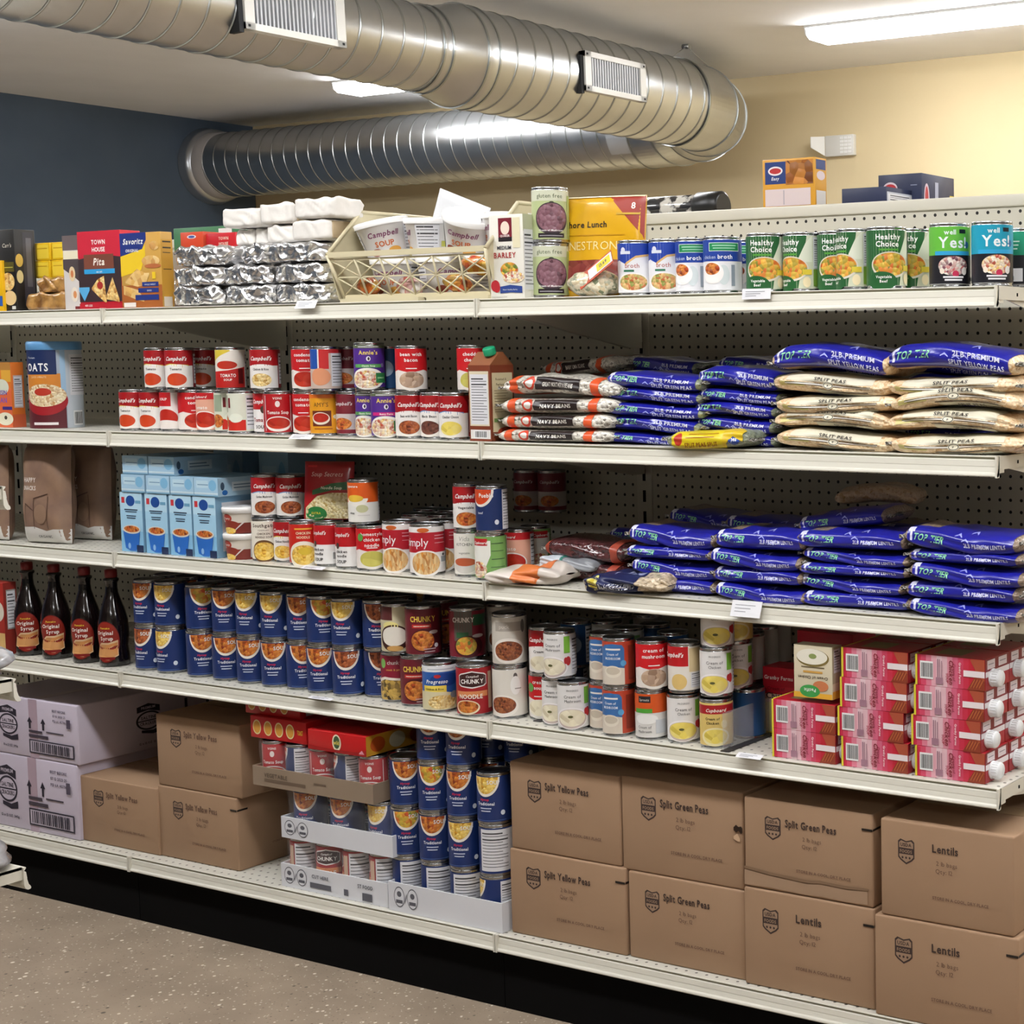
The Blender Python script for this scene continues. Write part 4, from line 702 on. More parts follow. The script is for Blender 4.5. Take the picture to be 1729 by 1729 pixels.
row('D', .102, [('crm_c', 894, .035, 10, 'red and white cream soup can, upper layer, leftmost of right section'), ('wh_mush', 919, .01, 5, 'white can with green stripe and red heart, upper layer'),
 ('rb', 996, .02, -6, 'red and blue mushroom can, upper layer, left'), ('rb', 1018, -.001, 8, 'red and blue mushroom can, upper layer, right'),
 ('h_mush', 1074, .004, 34, 'red cream of mushroom can, upper layer'), ('camp_s', 1128, .012, 26, 'red, beige and white can, upper layer beside the mushroom can'),
 ('wh_chick', 1182, .012, 22, 'white cream of chicken can in the middle of a three can pile'), ('wh_chick', 1216, .09, 30, 'white cream of chicken can, middle layer, set back')], G)
row('D', .1975, [('wh_chick', 1183, .021, 30, 'white cream of chicken can on top of a three can pile'), ('cupc', 1216, .09, 30, 'yellow can set back on top layer, close under third shelf')], G)
for j, (k, px, yy, lz) in enumerate((('bluc', 948, .12, .102), ('bluc', 940, .14, 0), ('gryc', 1000, .15, .102), ('gryc', 1035, .1, .102), ('bluc', 1080, .14, .102), ('bluc', 1110, .1, .102), ('gryc', 1020, .24, .102), ('gryc', 1070, .26, .102),
    ('gryc', 1238, .14, .102), ('bluc', 1238, .10, 0), ('gryc', 1262, .24, .102), ('gryc', 1262, .22, 0), ('gryc', 1285, .34, .102))):
    row('D', lz, [(k, px, yy, 15*j, '%s can in the shade behind the cream soup cans, %s from left' % ('blue' if k == 'bluc' else 'grey', (ORD+['thirteenth'])[j+1]))], G)

G = 'soup cans on the top shelf'
row('A', 0, [('glut', 900, .03, 36, 'green and purple gluten free mushroom can, lower of two'), ('brothw', 1044, .03, 18, 'white and blue broth can, left one beside the bean bag'), ('brothw', 1096, .03, 18, 'white and blue broth can, right one'),
 ('brothb', 1141, .03, 14, 'blue chicken broth can with green panel, left one'), ('brothb', 1188, .02, 22, 'blue chicken broth can with green panel, right one'), ('brothb', 1226, .12, 30, 'blue broth can half hidden behind the right broth can'),
 ('healthy', 1260, .02, 16, 'green vegetable beef can, leftmost of the green row'), ('healthy', 1322, .02, -20, 'green vegetable beef can turned to its side panel, second in green row'), ('healthy', 1380, .035, 14, 'green vegetable beef can, third in green row'),
 ('healthy', 1412, .012, -34, 'green vegetable beef can turned to its side panel, fourth in green row'), ('healthy', 1463, .01, 28, 'green vegetable beef can facing out, fifth in green row'), ('healthy', 1508, .07, 0, 'green vegetable beef can set back, last in green row'),
 ('yes_g', 1569, .012, 30, 'lime green and black soup can near the right edge'), ('yes_t', 1640, .012, 32, 'teal and black soup can at the right edge'), ('teal', 1690, .11, 10, 'dark can with green top cut by the right picture edge')], G)
row('A', HB+.001, [('glut', 899, .03, 38, 'green and purple gluten free mushroom can, upper of two')], G)
# ------------------------------------------------------------------ boxes
def faces(w, d, h):
    return dict(front=(lambda u, v, o: (u, -d/2-o, v), w, h), right=(lambda u, v, o: (w/2+o, u, v), d, h), top=(lambda u, v, o: (u, v-d/2, h+o), w, d), left=(lambda u, v, o: (-w/2-o, -u, v), d, h))
def box_thing(name, w, d, h, color, loc, label, cat, group=None, ops={}, rz=0, bev=.0012, rot=None, flaps=False):
    mb = MB(); m = C(color); mb.box(-w/2, w/2, -d/2, d/2, 0, h, m, bev)
    for k, (S, W, H) in faces(w, d, h).items():
        if k in ops: draw(mb, S, ops[k], W, H)
    o = mb.obj(name); o.location = loc; o.rotation_euler = rot or (0, 0, rz); tag(o, label, cat, group); return o
def pbox(name, lv, lz, pL, pC, pR, pT, yf, color, label, cat, group=None, ops={}, depth=None, h=None, bev=.0012):
    """box standing square on a shelf: front from column pL to pC, its side ends at column pR"""
    z = TOP[lv]+lz; zz = z+.08
    x0, x1 = X(pL, yf, zz), X(pC, yf, zz)
    d = depth if depth else max(.03, Y(pR, x1, zz)-yf)
    h = h if h else Z(pT, x1, yf)-z
    return box_thing(name, x1-x0, d, h, color, ((x0+x1)/2, yf+d/2, z+.0005), label, cat, group, ops, bev=bev)
def T(c, s, u, v, sz, **k): return ('T', c, s, u, v, sz, k)
CR = 'boxes of crackers on the top shelf'
cracker = F('#e0b060', '#ecd08c', '#b4762c', 120)
pbox('cracker_box', 'A', 0, -14, 27, 62, 387, .012, '#1e1d1c', 'black cracker box with round cracker picture at the left edge', 'box', CR,
     {'front': [T('#e8e2d0', "Carr's", .2, .78, .07, shear=.2, maxw=.8), ('R', '#57501c', -.1, .45, .48, .6), ('R', '#c8c050', -.05, .4, .53, .54), ('E', cracker, .18, .36, .27, .11), ('E', '#e8c890', .24, .16, .25, .09), ('R', '#d8d8d0', .3, .45, .02, .06)],
      'right': [('R', '#3a3a42', -.1, .4, .05, .97), ('E', '#c8a850', -.3, .62, .18, .08), ('E', '#d8c890', -.3, .42, .16, .08), ('R', '#606068', .05, .3, .3, .9)]})
pbox('cracker_box', 'A', 0, -22, 4, 10, 440, .005, '#e8b40c', 'yellow box just showing at the left picture edge on top shelf', 'box', CR, {'front': [('R', '#2858a8', .2, .45, .1, .3)]}, depth=.05)
for i, (l, r, t, lz, h) in enumerate(((57, 83, 397, .075, None), (85, 108, 398, .075, None))):
    for j in range(2):
        pbox('cookie_box', 'A', .085+j*.045, l, r, r+6, 0, .075, '#e3b60f', 'small yellow carton, %s of the %s pair behind toast bags' % (('lower', 'upper')[j], ('left', 'right')[i]), 'box', 'small yellow cartons on the top shelf', {'front': [('R', '#f0d040', -.4, .4, .1, .9), ('R', '#c89810', -.35, .3, .65, .7)]}, depth=.1, h=.0445)
toast = noisy('toast_bag', '#7a5022', '#c99a58', 30, .3, 0, .8, .006, coat=.6)
def lumpy(name, lv, lz, pL, pC, yf, d, h, m, label, cat, group, seed, amp=.004, rz=0, rough=None, n=14, sq=None):
    """soft wrapped block: box whose faces are creased"""
    z = TOP[lv]+lz; x0, x1 = X(pL, yf, z+.03), X(pC, yf, z+.03); w = x1-x0
    mb = MB(); rr = random.Random(seed); ks = [(rr.uniform(40, 160), rr.uniform(40, 160), rr.uniform(40, 160), rr.uniform(0, 6)) for _ in range(7)]
    e = .5
    def f(u, v):
        a = 2*PI*u; t = PI*(v-.5); dx, dy, dz = math.cos(t)*math.sin(a), -math.cos(t)*math.cos(a), math.sin(t)
        k = 9; s = (abs(dx)**k+abs(dy)**k+abs(dz)**k)**(-1/k)
        x, y, zc = dx*s*w/2, dy*s*d/2, dz*s*h/2
        q = amp*sum(math.sin(g[0]*x+g[1]*y+g[2]*zc+g[3]) for g in ks)/2.5
        return (x*(1-abs(q)/w)+q*.3, y-abs(q), max(0, zc+h/2+q*(.6 if zc > -h*.4 else 0)))
    mb.grid(f, 56, 28, m, True, True)
    o = mb.obj(name); o.location = ((x0+x1)/2, yf+d/2, z+.0005); o.rotation_euler = (0, 0, rz); return tag(o, label, cat, group)
lumpy('toast_bag', 'A', 0, 42, 108, .02, .12, .044, toast, 'brown toast bag lying on top shelf, lower one', 'bag', 'bags of toasts', 1, .006)
lumpy('toast_bag', 'A', .044, 62, 108, .03, .11, .038, toast, 'brown toast bag on top of the other toast bag', 'bag', 'bags of toasts', 2, .006)
pbox('cracker_box', 'A', 0, 108, 137, 140, 397, .012, '#dcd6d2', 'grey and white cracker box left of red pita box', 'box', CR,
     {'front': [('R', '#6a5e5e', -.5, .5, .8, 1), ('R', '#e8e0c4', -.45, .5, .68, .79), ('P', '#4e4446', [(-.5, .55, .68), (.2, .42, .68), (.5, .35, .68)]), ('E', '#e0c8a0', .0, .48, .18, .1), ('E', '#c87848', 0, .48, .08, .05), ('E', '#e8dccc', .1, .2, .2, .1), ('E', '#d89058', .12, .2, .1, .05), ('R', '#7a2c2c', .1, .5, 0, .04)]}, depth=.05)
pbox('cracker_box', 'A', 0, 133.5, 205, 212, 388, .008, '#c41f30', 'red and black pita cracker box with white lettering', 'box', CR,
     {'front': [('R', '#c8243a', -.5, .5, .66, 1), ('P', '#3c2c30', [(-.5, .3, .64), (0, .1, .7), (.5, .1, .66)]), ('R', '#3a2a2e', -.5, .5, .09, .6), T('#f6f2ee', 'TOWN', 0, .83, .08, bold=1, maxw=.5), T('#f6f2ee', 'HOUSE', 0, .735, .08, bold=1, maxw=.5), ('R', '#7a4434', -.36, .34, .5, .7), T('#f4ece0', 'Pita', 0, .56, .13, bold=1, shear=.2), ('R', '#2f9ad4', -.36, .36, .45, .51), T('#e8f4fa', 'sea salt', 0, .465, .035, bold=1),
                ('P', cracker, [(-.2, .25, .27), (-.05, .16, .38), (.1, .08, .42), (.14, .08, .1)]), ('P', cracker, [(.12, .12, .14), (.3, .1, .4), (.44, .08, .12)]), ('E', '#a83028', 0, .3, .07, .05), ('P', '#58a8d8', [(-.5, .24, .28), (-.38, .1, .28), (-.25, .24, .28)]), ('R', '#b81c2c', -.5, .5, 0, .07), T('#f4f0ec', '45% LESS', -.28, .03, .035, bold=1, maxw=.38)]}, depth=.055)
wheat = F('#d8a858', '#e8c888', '#b87c34', 60)
pbox('cracker_box', 'A', 0, 205, 273, 293, 391, .008, '#c79a4a', 'blue, yellow and tan wheat cracker box on top shelf', 'box', CR,
     {'front': [('P', '#e8c428', [(-.5, .42, .78), (.0, .5, .85), (.12, .7, .9)]), ('P', '#20327c', [(-.5, .69, 1), (.05, .78, 1), (.15, .9, 1)]), T('#f2f0ea', 'Savoritz', -.17, .85, .105, bold=1, shear=.25, maxw=.52), T('#e8e8f0', 'ORIGINAL', -.2, .745, .055, bold=1, shear=.1, maxw=.45), ('R', '#a8602c', -.5, .5, .0, .3), ('P', wheat, [(-.4, .33, .36), (-.1, .28, .52), (.1, .3, .46), (.2, .44, .46)]), ('P', wheat, [(-.45, .18, .3), (-.1, .1, .24), (.05, .08, .12)]), ('E', wheat, .25, .62, .22, .07), ('E', '#b4683c', .3, .55, .2, .03), ('E', wheat, .35, .82, .12, .06),
                ('R', '#24367e', .02, .42, .28, .34), ('R', '#24367e', -.08, .42, .2, .26), ('R', '#24367e', -.16, .42, .1, .17), ('R', '#e8c428', .28, .36, .38, .47), T('#d8dce8', 'WHOLE WHEAT', .22, .295, .03, maxw=.3), T('#d8dce8', 'BAKED', .2, .215, .03, maxw=.3), ('R', '#e8e0d8', -.45, -.15, .01, .07)],
      'right': [('R', '#c09030', -.5, .5, .1, .9), ('R', '#3c3018', -.35, .35, .86, .88), ('R', '#3c3018', -.35, .35, .78, .8), ('R', '#3c3018', -.35, .3, .72, .73), ('R', '#3c3018', -.35, .35, .5, .51), ('R', '#d8cfc0', -.4, .3, .01, .14)]})
pbox('cracker_box', 'A', .150, 303, 341, 345, 391, .16, '#c8492c', 'orange red box behind the foil packages, left one', 'box', CR, {'front': [('E', '#e0d8dc', 0, .7, .2, .12), ('E', '#3858a0', 0, .7, .14, .08)]}, depth=.09)
pbox('cracker_box', 'A', .150, 346, 396, 400, 392, .165, '#b81c28', 'red cracker box lying behind the foil packages', 'box', CR, {'front': [T('#e8c8b8', 'TOWN', .1, .5, .3, bold=1), T('#e8c8b8', 'HOUSE', .1, .12, .3, bold=1)]}, depth=.09)
pbox('food_carton', 'A', .150, 292, 402, 410, 380, .27, '#3f7a52', 'green and white carton furthest back above foil packages', 'box', None, {'front': [('R', '#e0e4e0', .2, .4, .1, .9), ('R', '#88b898', .5, .5, 0, 1)]}, depth=.09)
pbox('food_carton', 'A', 0, 286, 400, 410, 381, .225, '#8a8578', 'grey carton supporting the red cracker boxes, hidden behind foil', 'box', None, {}, depth=.2, h=.149)
# foil packages and white paper bricks
m_foil = bpy.data.materials.new('crinkled_foil'); m_foil.use_nodes = True; N, L, b = nodes(m_foil)
b.inputs['Base Color'].default_value = (.93, .93, .94, 1); b.inputs['Metallic'].default_value = .93; b.inputs['Roughness'].default_value = .22
t = N.new('ShaderNodeTexCoord'); v = N.new('ShaderNodeTexVoronoi'); v.inputs['Scale'].default_value = 55; n_ = N.new('ShaderNodeTexNoise'); n_.inputs['Scale'].default_value = 6; n_.inputs['Detail'].default_value = 2; L.new(t.outputs['Object'], n_.inputs[0])
L.new(n_.outputs['Color'], v.inputs['Vector']); v.inputs['Scale'].default_value = 11
bp = N.new('ShaderNodeBump'); bp.inputs['Strength'].default_value = .8; bp.inputs['Distance'].default_value = .02; L.new(v.outputs['Distance'], bp.inputs['Height']); L.new(bp.outputs[0], b.inputs['Normal'])
FO = [(288, 374, 0), (376, 458, 0), (462, 548, 0), (288, 374, 1), (372, 452, 1), (458, 546, 1), (290, 388, 2), (402, 546, 2)]
for i, (l, r, lay) in enumerate(FO):
    lumpy('foil_package', 'A', .001+lay*.0465, l, r, .012+.004*(i % 3), .20, .0455, m_foil, 'silver foil wrapped package, %s layer, %s' % (('bottom', 'middle', 'top')[lay], ('left column', 'middle column', 'right column')[i % 3 if lay < 2 else (0, 2)[i-6]]), 'foil package', 'foil wrapped packages', 20+i, .006)
m_paper = noisy('white_paper_wrap', '#dcd8d2', '#e8e4de', 12, .7, 0, .5, .006)
m_kraft = mat('#b9a585', .7)
PB = [(398, 428, .141, .05, .036), (430, 450, .141, .05, .036), (448, 500, .141, .03, .040), (490, 556, .141, .015, .046), (372, 440, .18, .03, .044), (436, 496, .183, .02, .046), (494, 566, .189, .01, .045)]
for i, (l, r, lz, yf, h) in enumerate(PB):
    pk = lumpy('paper_package', 'A', lz, l, r, yf, .09, h, m_paper, 'white paper wrapped block, %s' % ('lower layer, leftmost', 'lower layer, narrow second one', 'lower layer, third', 'lower layer, rightmost by basket', 'upper layer, left', 'upper layer, middle with kraft end', 'upper layer, right by basket')[i], 'wrapped package', 'paper wrapped blocks on foil packages', 40+i, .0035)
    if i in (3, 5):
        hw = max(v.co.x for v in pk.data.vertices); mb = MB(); mb.box(hw-.006, hw+.001, -.036, .036, .004, h-.004, m_kraft, .002); mb.obj('kraft_end', pk)

# ------------------------------------------------------------------ basket with soup bowls
m_tan = mat('#cdc3a2', .42)
zb = TOP['A']; bx0, bx1 = X(562, .0, zb+.05), X(829, .0, zb+.05); bw = bx1-bx0
bk = empty('plastic_basket', (bx0, 0, zb)); tag(bk, 'tan plastic basket with lattice front, full of white soup bowls', 'basket')
Fp = lambda u, v, o=0: (u*bw*1.0+(.5-u)*2*.016*(1-v), .018-.03*v-o, .012+.092*v)   # front wall, leaning outwards
mb = MB()
def bar(mb, a, b, r=.0024, m=m_tan): mb.tube([a, b], r, m, 6)
def rail(v, t): 
    a, b_ = Fp(0, v), Fp(1, v); mb.prism([(a[1]-t/2, a[2]-t), (a[1]+t/2, a[2]-t), (a[1]+t/2, a[2]+t), (a[1]-t/2, a[2]+t)], 0, a[0], b_[0], m_tan)
rail(0, .005); rail(1, .006); rail(.88, .0022); rail(.47, .0016)
for k in range(7):
    u = k/6; bar(mb, Fp(u, 0), Fp(u, .9))
    if k < 6:
        for v0, v1 in ((.02, .47), (.47, .88)):
            bar(mb, Fp(u, v0), Fp(u+1/6, v1), .0018); bar(mb, Fp(u, v1), Fp(u+1/6, v0), .0018)
kid(bk, mb.obj('lattice_front', bk))
for s, x in ((0, 0), (1, bw)):
    mb = MB(); q = .0012; P_ = [(.016, .006), (-.014, .104), (.085, .205), (.36, .205), (.36, .006)]
    mb.prism(P_, 0, x-q, x+q, m_tan)
    for a, b_ in zip(P_[1:3], P_[2:4]): mb.tube([(x, a[0], a[1]), (x, b_[0], b_[1])], .0045, m_tan, 8)
    mb.tube([(x+(0.016 if s == 0 else -.016), .018, .01), (x, -.014, .104)], .004, m_tan, 8)
    for zz in (.05, .09): mb.box(x-.003, x+.003, .05, .34, zz, zz+.004, m_tan)
    kid(bk, mb.obj('side_wall', bk))
mb = MB(); mb.box(0, bw, .358, .362, .006, .205, m_tan); mb.box(-.003, bw+.003, .352, .366, .2, .208, m_tan); kid(bk, mb.obj('back_wall', bk))
mb = MB(); mb.box(.018, bw-.018, .02, .36, .006, .010, m_tan); mb.box(.02, bw*.55, .0, .02, 0, .008, m_tan); mb.box(bw*.6, bw-.01, .0, .02, 0, .008, m_tan); kid(bk, mb.obj('floor', bk))
def bowl_proto():
    root = empty('soup_bowl'); wh = mat('#e6e4e2', .3); r0, r1, h = .042, .056, .082
    mb = MB(); mb.lathe([(0, 0), (r0, 0), (r0+.001, .003), (r1, h-.006), (r1+.002, h-.005), (r1+.002, h)], 40, wh)
    S = lambda u, v, o: (lambda r: (math.sin(u/.05)*(r+o), -math.cos(u/.05)*(r+o), v))(r0+.001+(r1-r0)*(v/h))
    draw(mb, S, [T('#7a3c60', 'Campbell', -.0, .6, .2, bold=1, shear=.2, maxw=1.7), T('#c86428', 'SOUP', 0, .34, .2, bold=1), ('E', '#8a3c28', -.5, .2, .3, .1), ('E', '#d8a048', .4, .2, .3, .1), ('N', 1.0, 2.0, .1, .9), ('N', -2.2, -1.2, .1, .9), ('R', '#c8c860', 2.1, 2.6, .3, .45)], .05, h, .0003, du=.01)
    kid(root, mb.obj('bowl_body', root))
    mb = MB(); mb.lathe([(r1+.003, h-.008), (r1+.004, h+.003), (r1+.001, h+.005), (r1-.006, h+.003), (0, h+.004)], 40, mat('#ecebea', .25)); kid(root, mb.obj('lid', root))
    return root
bp0 = None
BL = [(.16, .098, .098, (.0, -.22, .75), 'white soup bowl leaning at the left end of the basket'), (.41, .11, .098, (0, .05, -.9), 'white soup bowl with nutrition panel, second from left in basket'), (.65, .10, .104, (.32, .22, .5), 'white soup bowl tipped toward the front, middle of basket'),
      (.875, .12, .1, (.0, .0, -.8), 'white soup bowl standing at right end of the basket'), (.55, .25, .098, (0, .0, .2), 'white soup bowl at the back of the basket'), (.2, .1, .0105, (0, 0, .3), 'white soup bowl on the floor of the basket, left'), (.5, .1, .0105, (0, 0, 1.2), 'white soup bowl on the floor of the basket, centre'), (.8, .1, .0105, (0, 0, 2), 'white soup bowl on the floor of the basket, right'),
      (.3, .26, .0105, (0, 0, 1), 'white soup bowl low at the back of the basket, left'), (.62, .25, .0105, (0, 0, 2), 'white soup bowl low at the back of the basket, right')]
for px, y, lz, rot, lb in BL:
    if bp0 is None: bp0 = bowl_proto(); r = bp0
    else: r = copy_tree(bp0)
    r.location = (bx0+bw*px, y, zb+lz); r.rotation_euler = rot; tag(r, lb, 'bowl', 'soup bowls in the basket')
for i, (px, y, lz, sx, cols, lb) in enumerate(((800, .075, .052, .04, ('#d8a82c', '#b83420', '#e8c060'), 'yellow and red snack pack at the right front of basket'), (620, .05, .015, .035, ('#c86a20', '#8a3a1c', '#d8b050'), 'orange snack pack low in the basket, left'), (770, .05, .015, .04, ('#c03c24', '#e0b850', '#7a2a18'), 'red snack pack low in the basket, right'), (690, .045, .012, .04, ('#d8d4d0', '#b8503c', '#e8e4de'), 'pale snack pack low in the basket, middle'))):
    mb = MB(); blob(mb, (0, 0, .02), (sx, .009, .02), F(cols[0], cols[1], cols[2], 60, .25, .6), 60+i, .15); o = mb.obj('snack_pack'); o.location = (X(px, .022, zb+lz), .024 if lz < .04 else .03, zb+lz); o.rotation_euler = (0, .15, 0); tag(o, lb, 'snack pack', 'snack packs in the basket')
def sheet_bag(name, w, h, th, m, label, cat, loc, rot, ops=(), group=None, seed=1, crease=.004):
    """upright flexible pouch: two skins meeting in flat sealed edges"""
    mb = MB(); rr = random.Random(seed); ks = [(rr.uniform(15, 60), rr.uniform(15, 60), rr.uniform(0, 6)) for _ in range(5)]
    def S(u, v, o, s=-1):
        a = max(0, 1-abs(2*u/w)**3); b_ = max(0, 1-abs(2*v/h-1)**5)
        q = crease*sum(math.sin(k[0]*u+k[1]*v+k[2]) for k in ks)/2.5*min(1, 3*a*b_)
        return (u, s*(th/2*math.sqrt(a*b_)+.0006+o)+q, v)
    mb.grid(lambda a, b_: S((a-.5)*w, b_*h, 0), 20, 24, m); mb.grid(lambda a, b_: S((.5-a)*w, b_*h, 0, 1), 20, 24, m)
    draw(mb, S, ops, w, h, .0005, .00015, du=w/14, nv=10)
    o = mb.obj(name); o.location = loc; o.rotation_euler = rot; return tag(o, label, cat, group)
z = zb
sheet_bag('food_pouch', .15, .11, .02, mat('#e2e4e8', .3), 'white and blue pouch sticking up out of the basket', 'pouch', (X(765, .26, z+.18), .26, z+.14), (0, .35, .1), [('R', '#28509c', .05, .45, .3, .55), ('R', '#b8c4dc', -.3, 0, .3, .35)])
# barley box, soup packet, bag of beans
pbox('barley_box', 'A', 0, 827, 884, 903, 361, .008, '#e3e0d6', 'white medium barley box with red lettering', 'box', None,
     {'front': [('R', '#7a1c2c', -.22, .18, .72, .96), ('E', '#e8d8c8', -.02, .84, .13, .08), ('R', '#241c20', -.22, .18, .68, .73), T('#f0ece6', 'QUAKER', -.02, .735, .035, bold=1, maxw=.34), ('R', '#e0d8b8', .2, .42, .6, .96), T('#3a3c48', 'MEDIUM', -.05, .585, .06, bold=1, maxw=.6), T('#a82c2c', 'BARLEY', -.03, .485, .09, bold=1, maxw=.85), ('E', SOUPS['veg'], .08, .34, .26, .09), ('E', SOUPS['pasta'], .2, .25, .32, .07), ('P', '#2c4488', [(-.2, .06, .14), (.1, .07, .16), (.45, .06, .14)]), T('#e8ecf4', 'Heart Healthy Barley', .1, .095, .026, maxw=.55), ('E', '#b02830', -.34, .15, .13, .07), ('E', '#b02830', -.3, .13, .1, .06), ('R', '#8a8880', -.45, 0, .015, .02)],
      'right': [('R', '#b9bca0', -.5, .5, .8, 1), ('N', -.45, .4, .1, .82, 14)]})
x_ = X(1000, .08, zb+.08)
sheet_bag('soup_packet', .205, .212, .03, mat('#dba71a', .28, coat=.4), 'yellow minestrone soup packet standing behind the bean bag', 'packet', (x_, .10, zb+.001), (-.12, 0, .18),
  [('P', '#9a2c1c', [(.1, .99, 1), (.48, .6, 1), (.495, .55, 1)]), ('R', '#e8dcb0', -.5, .5, .985, 1), T('#f4ece0', '8', .38, .86, .09, bold=1), T('#2c241c', 'Shore Lunch', -.14, .68, .085, bold=1, maxw=.55), T('#f0dc98', 'MINESTRONE', -.08, .46, .12, maxw=.82), ('R', '#c8920c', -.4, .3, .6, .61), ('H', F('#7a2c28', '#94483c', '#5c1c1c', 60), -.1, .36, .42, .34), ('R', '#c8a030', .2, .45, .8, .82)])
beans = F('#e6dcc2', '#efe8d8', '#cbbd9c', 130, .3, .5)
mixed = F('#c9b48c', '#e4dcc4', '#6f7a58', 130, .3, .6)
mb = MB(); blob(mb, (0, 0, .026), (.057, .035, .027), mixed, 12, .08, 40, 24, .8); o = mb.obj('bean_bag'); o.location = (X(1003, .05, zb), .052, zb+.001)
tag(o, 'clear bag of mixed soup beans with red and yellow tag', 'bag')
mb = MB(); mb.box(-.05, .05, -.001, .001, -.016, .016, mat('#b8441c', .4)); mb.box(-.02, .05, -.0018, -.001, -.012, .012, mat('#e8e4e0', .4)); mb.box(.005, .045, -.0024, -.0018, -.009, .009, mat('#e6cf20', .4))
mb.text(lambda u, v, o_: (u, -.0028-o_, v), '13.69', .025, -.004, .011, mat('#20304c'), 0, 1)
o2 = mb.obj('paper_tag', o); o2.location = (.03, -.03, .052); o2.rotation_euler = (-.4, -.55, 0)
# boxes and tube on the rear side of the gondola
pbox('dinner_box', 'A', .178, 1288, 1376, 1383, 265, .60, '#d79c2e', 'orange and blue dinner box standing on top of the gondola', 'box', None,
     {'front': [('R', '#233a78', -.45, -.05, .62, .96), ('E', '#e8e0e4', -.25, .82, .14, .07), ('E', '#b82c30', -.25, .82, .11, .045), T('#e8e8f0', 'Easy', -.25, .68, .07, bold=1, shear=.2), ('R', F('#8a4c20', '#d08a3c', '#5c2c14', 50), -.05, .47, .6, .97), ('R', '#d8c8c8', -.45, .42, .28, .54), ('R', '#a8a0a8', -.1, -.08, .3, .52), ('R', '#233a78', -.4, 0, .2, .24), ('R', '#d8cfc0', -.45, .45, .03, .17)],
      'right': [('R', '#24407c', -.4, .4, .82, .97), ('E', '#e0d0d4', 0, .73, .35, .07), ('R', '#d8d4d0', -.4, .4, .1, .5)]}, depth=.05)
pbox('pasta_box', 'A', .178, 1421, 1496, 1558, 315, .585, '#1d2647', 'dark blue pasta box on gondola top, left and lower one', 'box', 'pasta boxes on the gondola top', {'right': [('R', '#b8bcc8', -.48, .35, .2, .85), ('N', -.45, .3, .22, .8, 8)], 'front': [('R', '#8a90a8', -.1, .1, .5, .53)]})
pbox('pasta_box', 'A', .178, 1483, 1556, 1611, 292, .70, '#1d2647', 'dark blue pasta box on gondola top, right and taller one', 'box', 'pasta boxes on the gondola top', {'front': [('E', '#d8c8d0', -.22, .7, .17, .14), ('E', '#b82c34', -.22, .7, .14, .1), ('R', '#8a90a8', .25, .4, .75, .77)], 'right': [('E', '#c8b8c8', -.35, .5, .08, .3), ('E', '#b02c34', -.35, .5, .05, .24), ('R', '#a8acc0', -.1, .0, .3, .85), ('R', '#d8c040', .35, .48, .5, .62)]})
mb = MB(); x0, x1 = X(1000, .72, 1.8), X(1222, .72, 1.8)
mb.tube([(x0, .72, 1.778), (x1-.06, .72, 1.778)], .032, noisy('marbled_tube', '#26262a', '#cfccc4', 28, .2, 0, coat=.8, pos=(.47, .53)), 28)
o = mb.obj('marbled_tube'); tag(o, 'black and white marbled tube with black cap lying on the gondola top', 'tube'); tb = o
mb = MB(); mb.tube([(x1-.075, .72, 1.778), (x1-.07, .72, 1.778), (x1-.005, .72, 1.778), (x1, .72, 1.778)], [.033, .037, .037, .03], mat('#0e0e10', .35), 28); mb.obj('end_cap', tb)

# ------------------------------------------------------------------ second shelf goods
pbox('cereal_box', 'B', 0, -20, 20, 42, 612, .03, '#d8742c', 'orange and purple raisin bran cereal box at the left edge', 'box', None,
     {'front': [('R', '#b8803c', -.5, .5, .88, 1), ('R', '#e0a83c', .1, .5, .7, .88), ('R', '#e06a3c', -.5, .5, 0, .6), ('E', '#d8dcc8', .1, .62, .3, .12), T('#5a3c9c', 'RAISIN', .05, .5, .1, bold=1), T('#7a58b8', 'BRAN', .05, .38, .11, bold=1), ('R', '#3c2c7c', .1, .5, .27, .32), ('E', '#e8e4c8', .2, .13, .33, .1), ('E', '#4a4434', .22, .15, .06, .03)],
      'right': [('R', '#c8b0a8', -.35, .35, .3, .8), ('R', '#c8603c', -.5, .5, 0, .2), ('N', -.3, .3, .32, .78, 12)]})
oc = empty('oats_canister'); zo = TOP['B']; r, h = .062, .222; y = .018+r; oc.location = (xc(54, r, y, zo+.1), y, zo+.0005); oc.rotation_euler = (0, 0, .62)
tag(oc, 'large oats canister with navy, orange and red label and blue lid', 'canister')
mb = MB(); S = lambda u, v, o: (math.sin(u/r)*(r+o), -math.cos(u/r)*(r+o), v)
mb.lathe([(0, 0), (r*.98, 0), (r, .002), (r, h-.02)], 56, mat('#aab8c8', .35))
draw(mb, S, [('R', '#c4ccd4', .75, 2.2, 0, .9), ('R', '#9fc0dc', .55, .75, .3, .9), ('R', '#5c2028', -PI, .72, 0, .42), ('R', '#cf8230', -.95, .55, .35, .63), ('R', '#1c2c58', -PI, .42, .62, .9), T('#c4ccdc', 'Premium', -.6, .8, .035, maxw=.4), T('#f2f2f0', 'OATS', -.35, .66, .125, bold=1, maxw=1.0), T('#f0d8b0', 'QUICK 1-MINUTE', -.3, .58, .03, maxw=.7),
     ('E', '#a02028', -.1, .32, .9, .17), ('E', F('#d8c090', '#f0e4c4', '#b88448', 170), -.1, .38, .85, .13), ('E', '#b83828', -.15, .42, .35, .045), ('R', '#e8e0e0', -.6, .4, .04, .07), ('N', .9, 2.0, .38, .85, 14), ('Z', '#222222', 1.0, 1.5, .03, .2)], r, h, .0004, du=.01)
kid(oc, mb.obj('canister_body', oc))
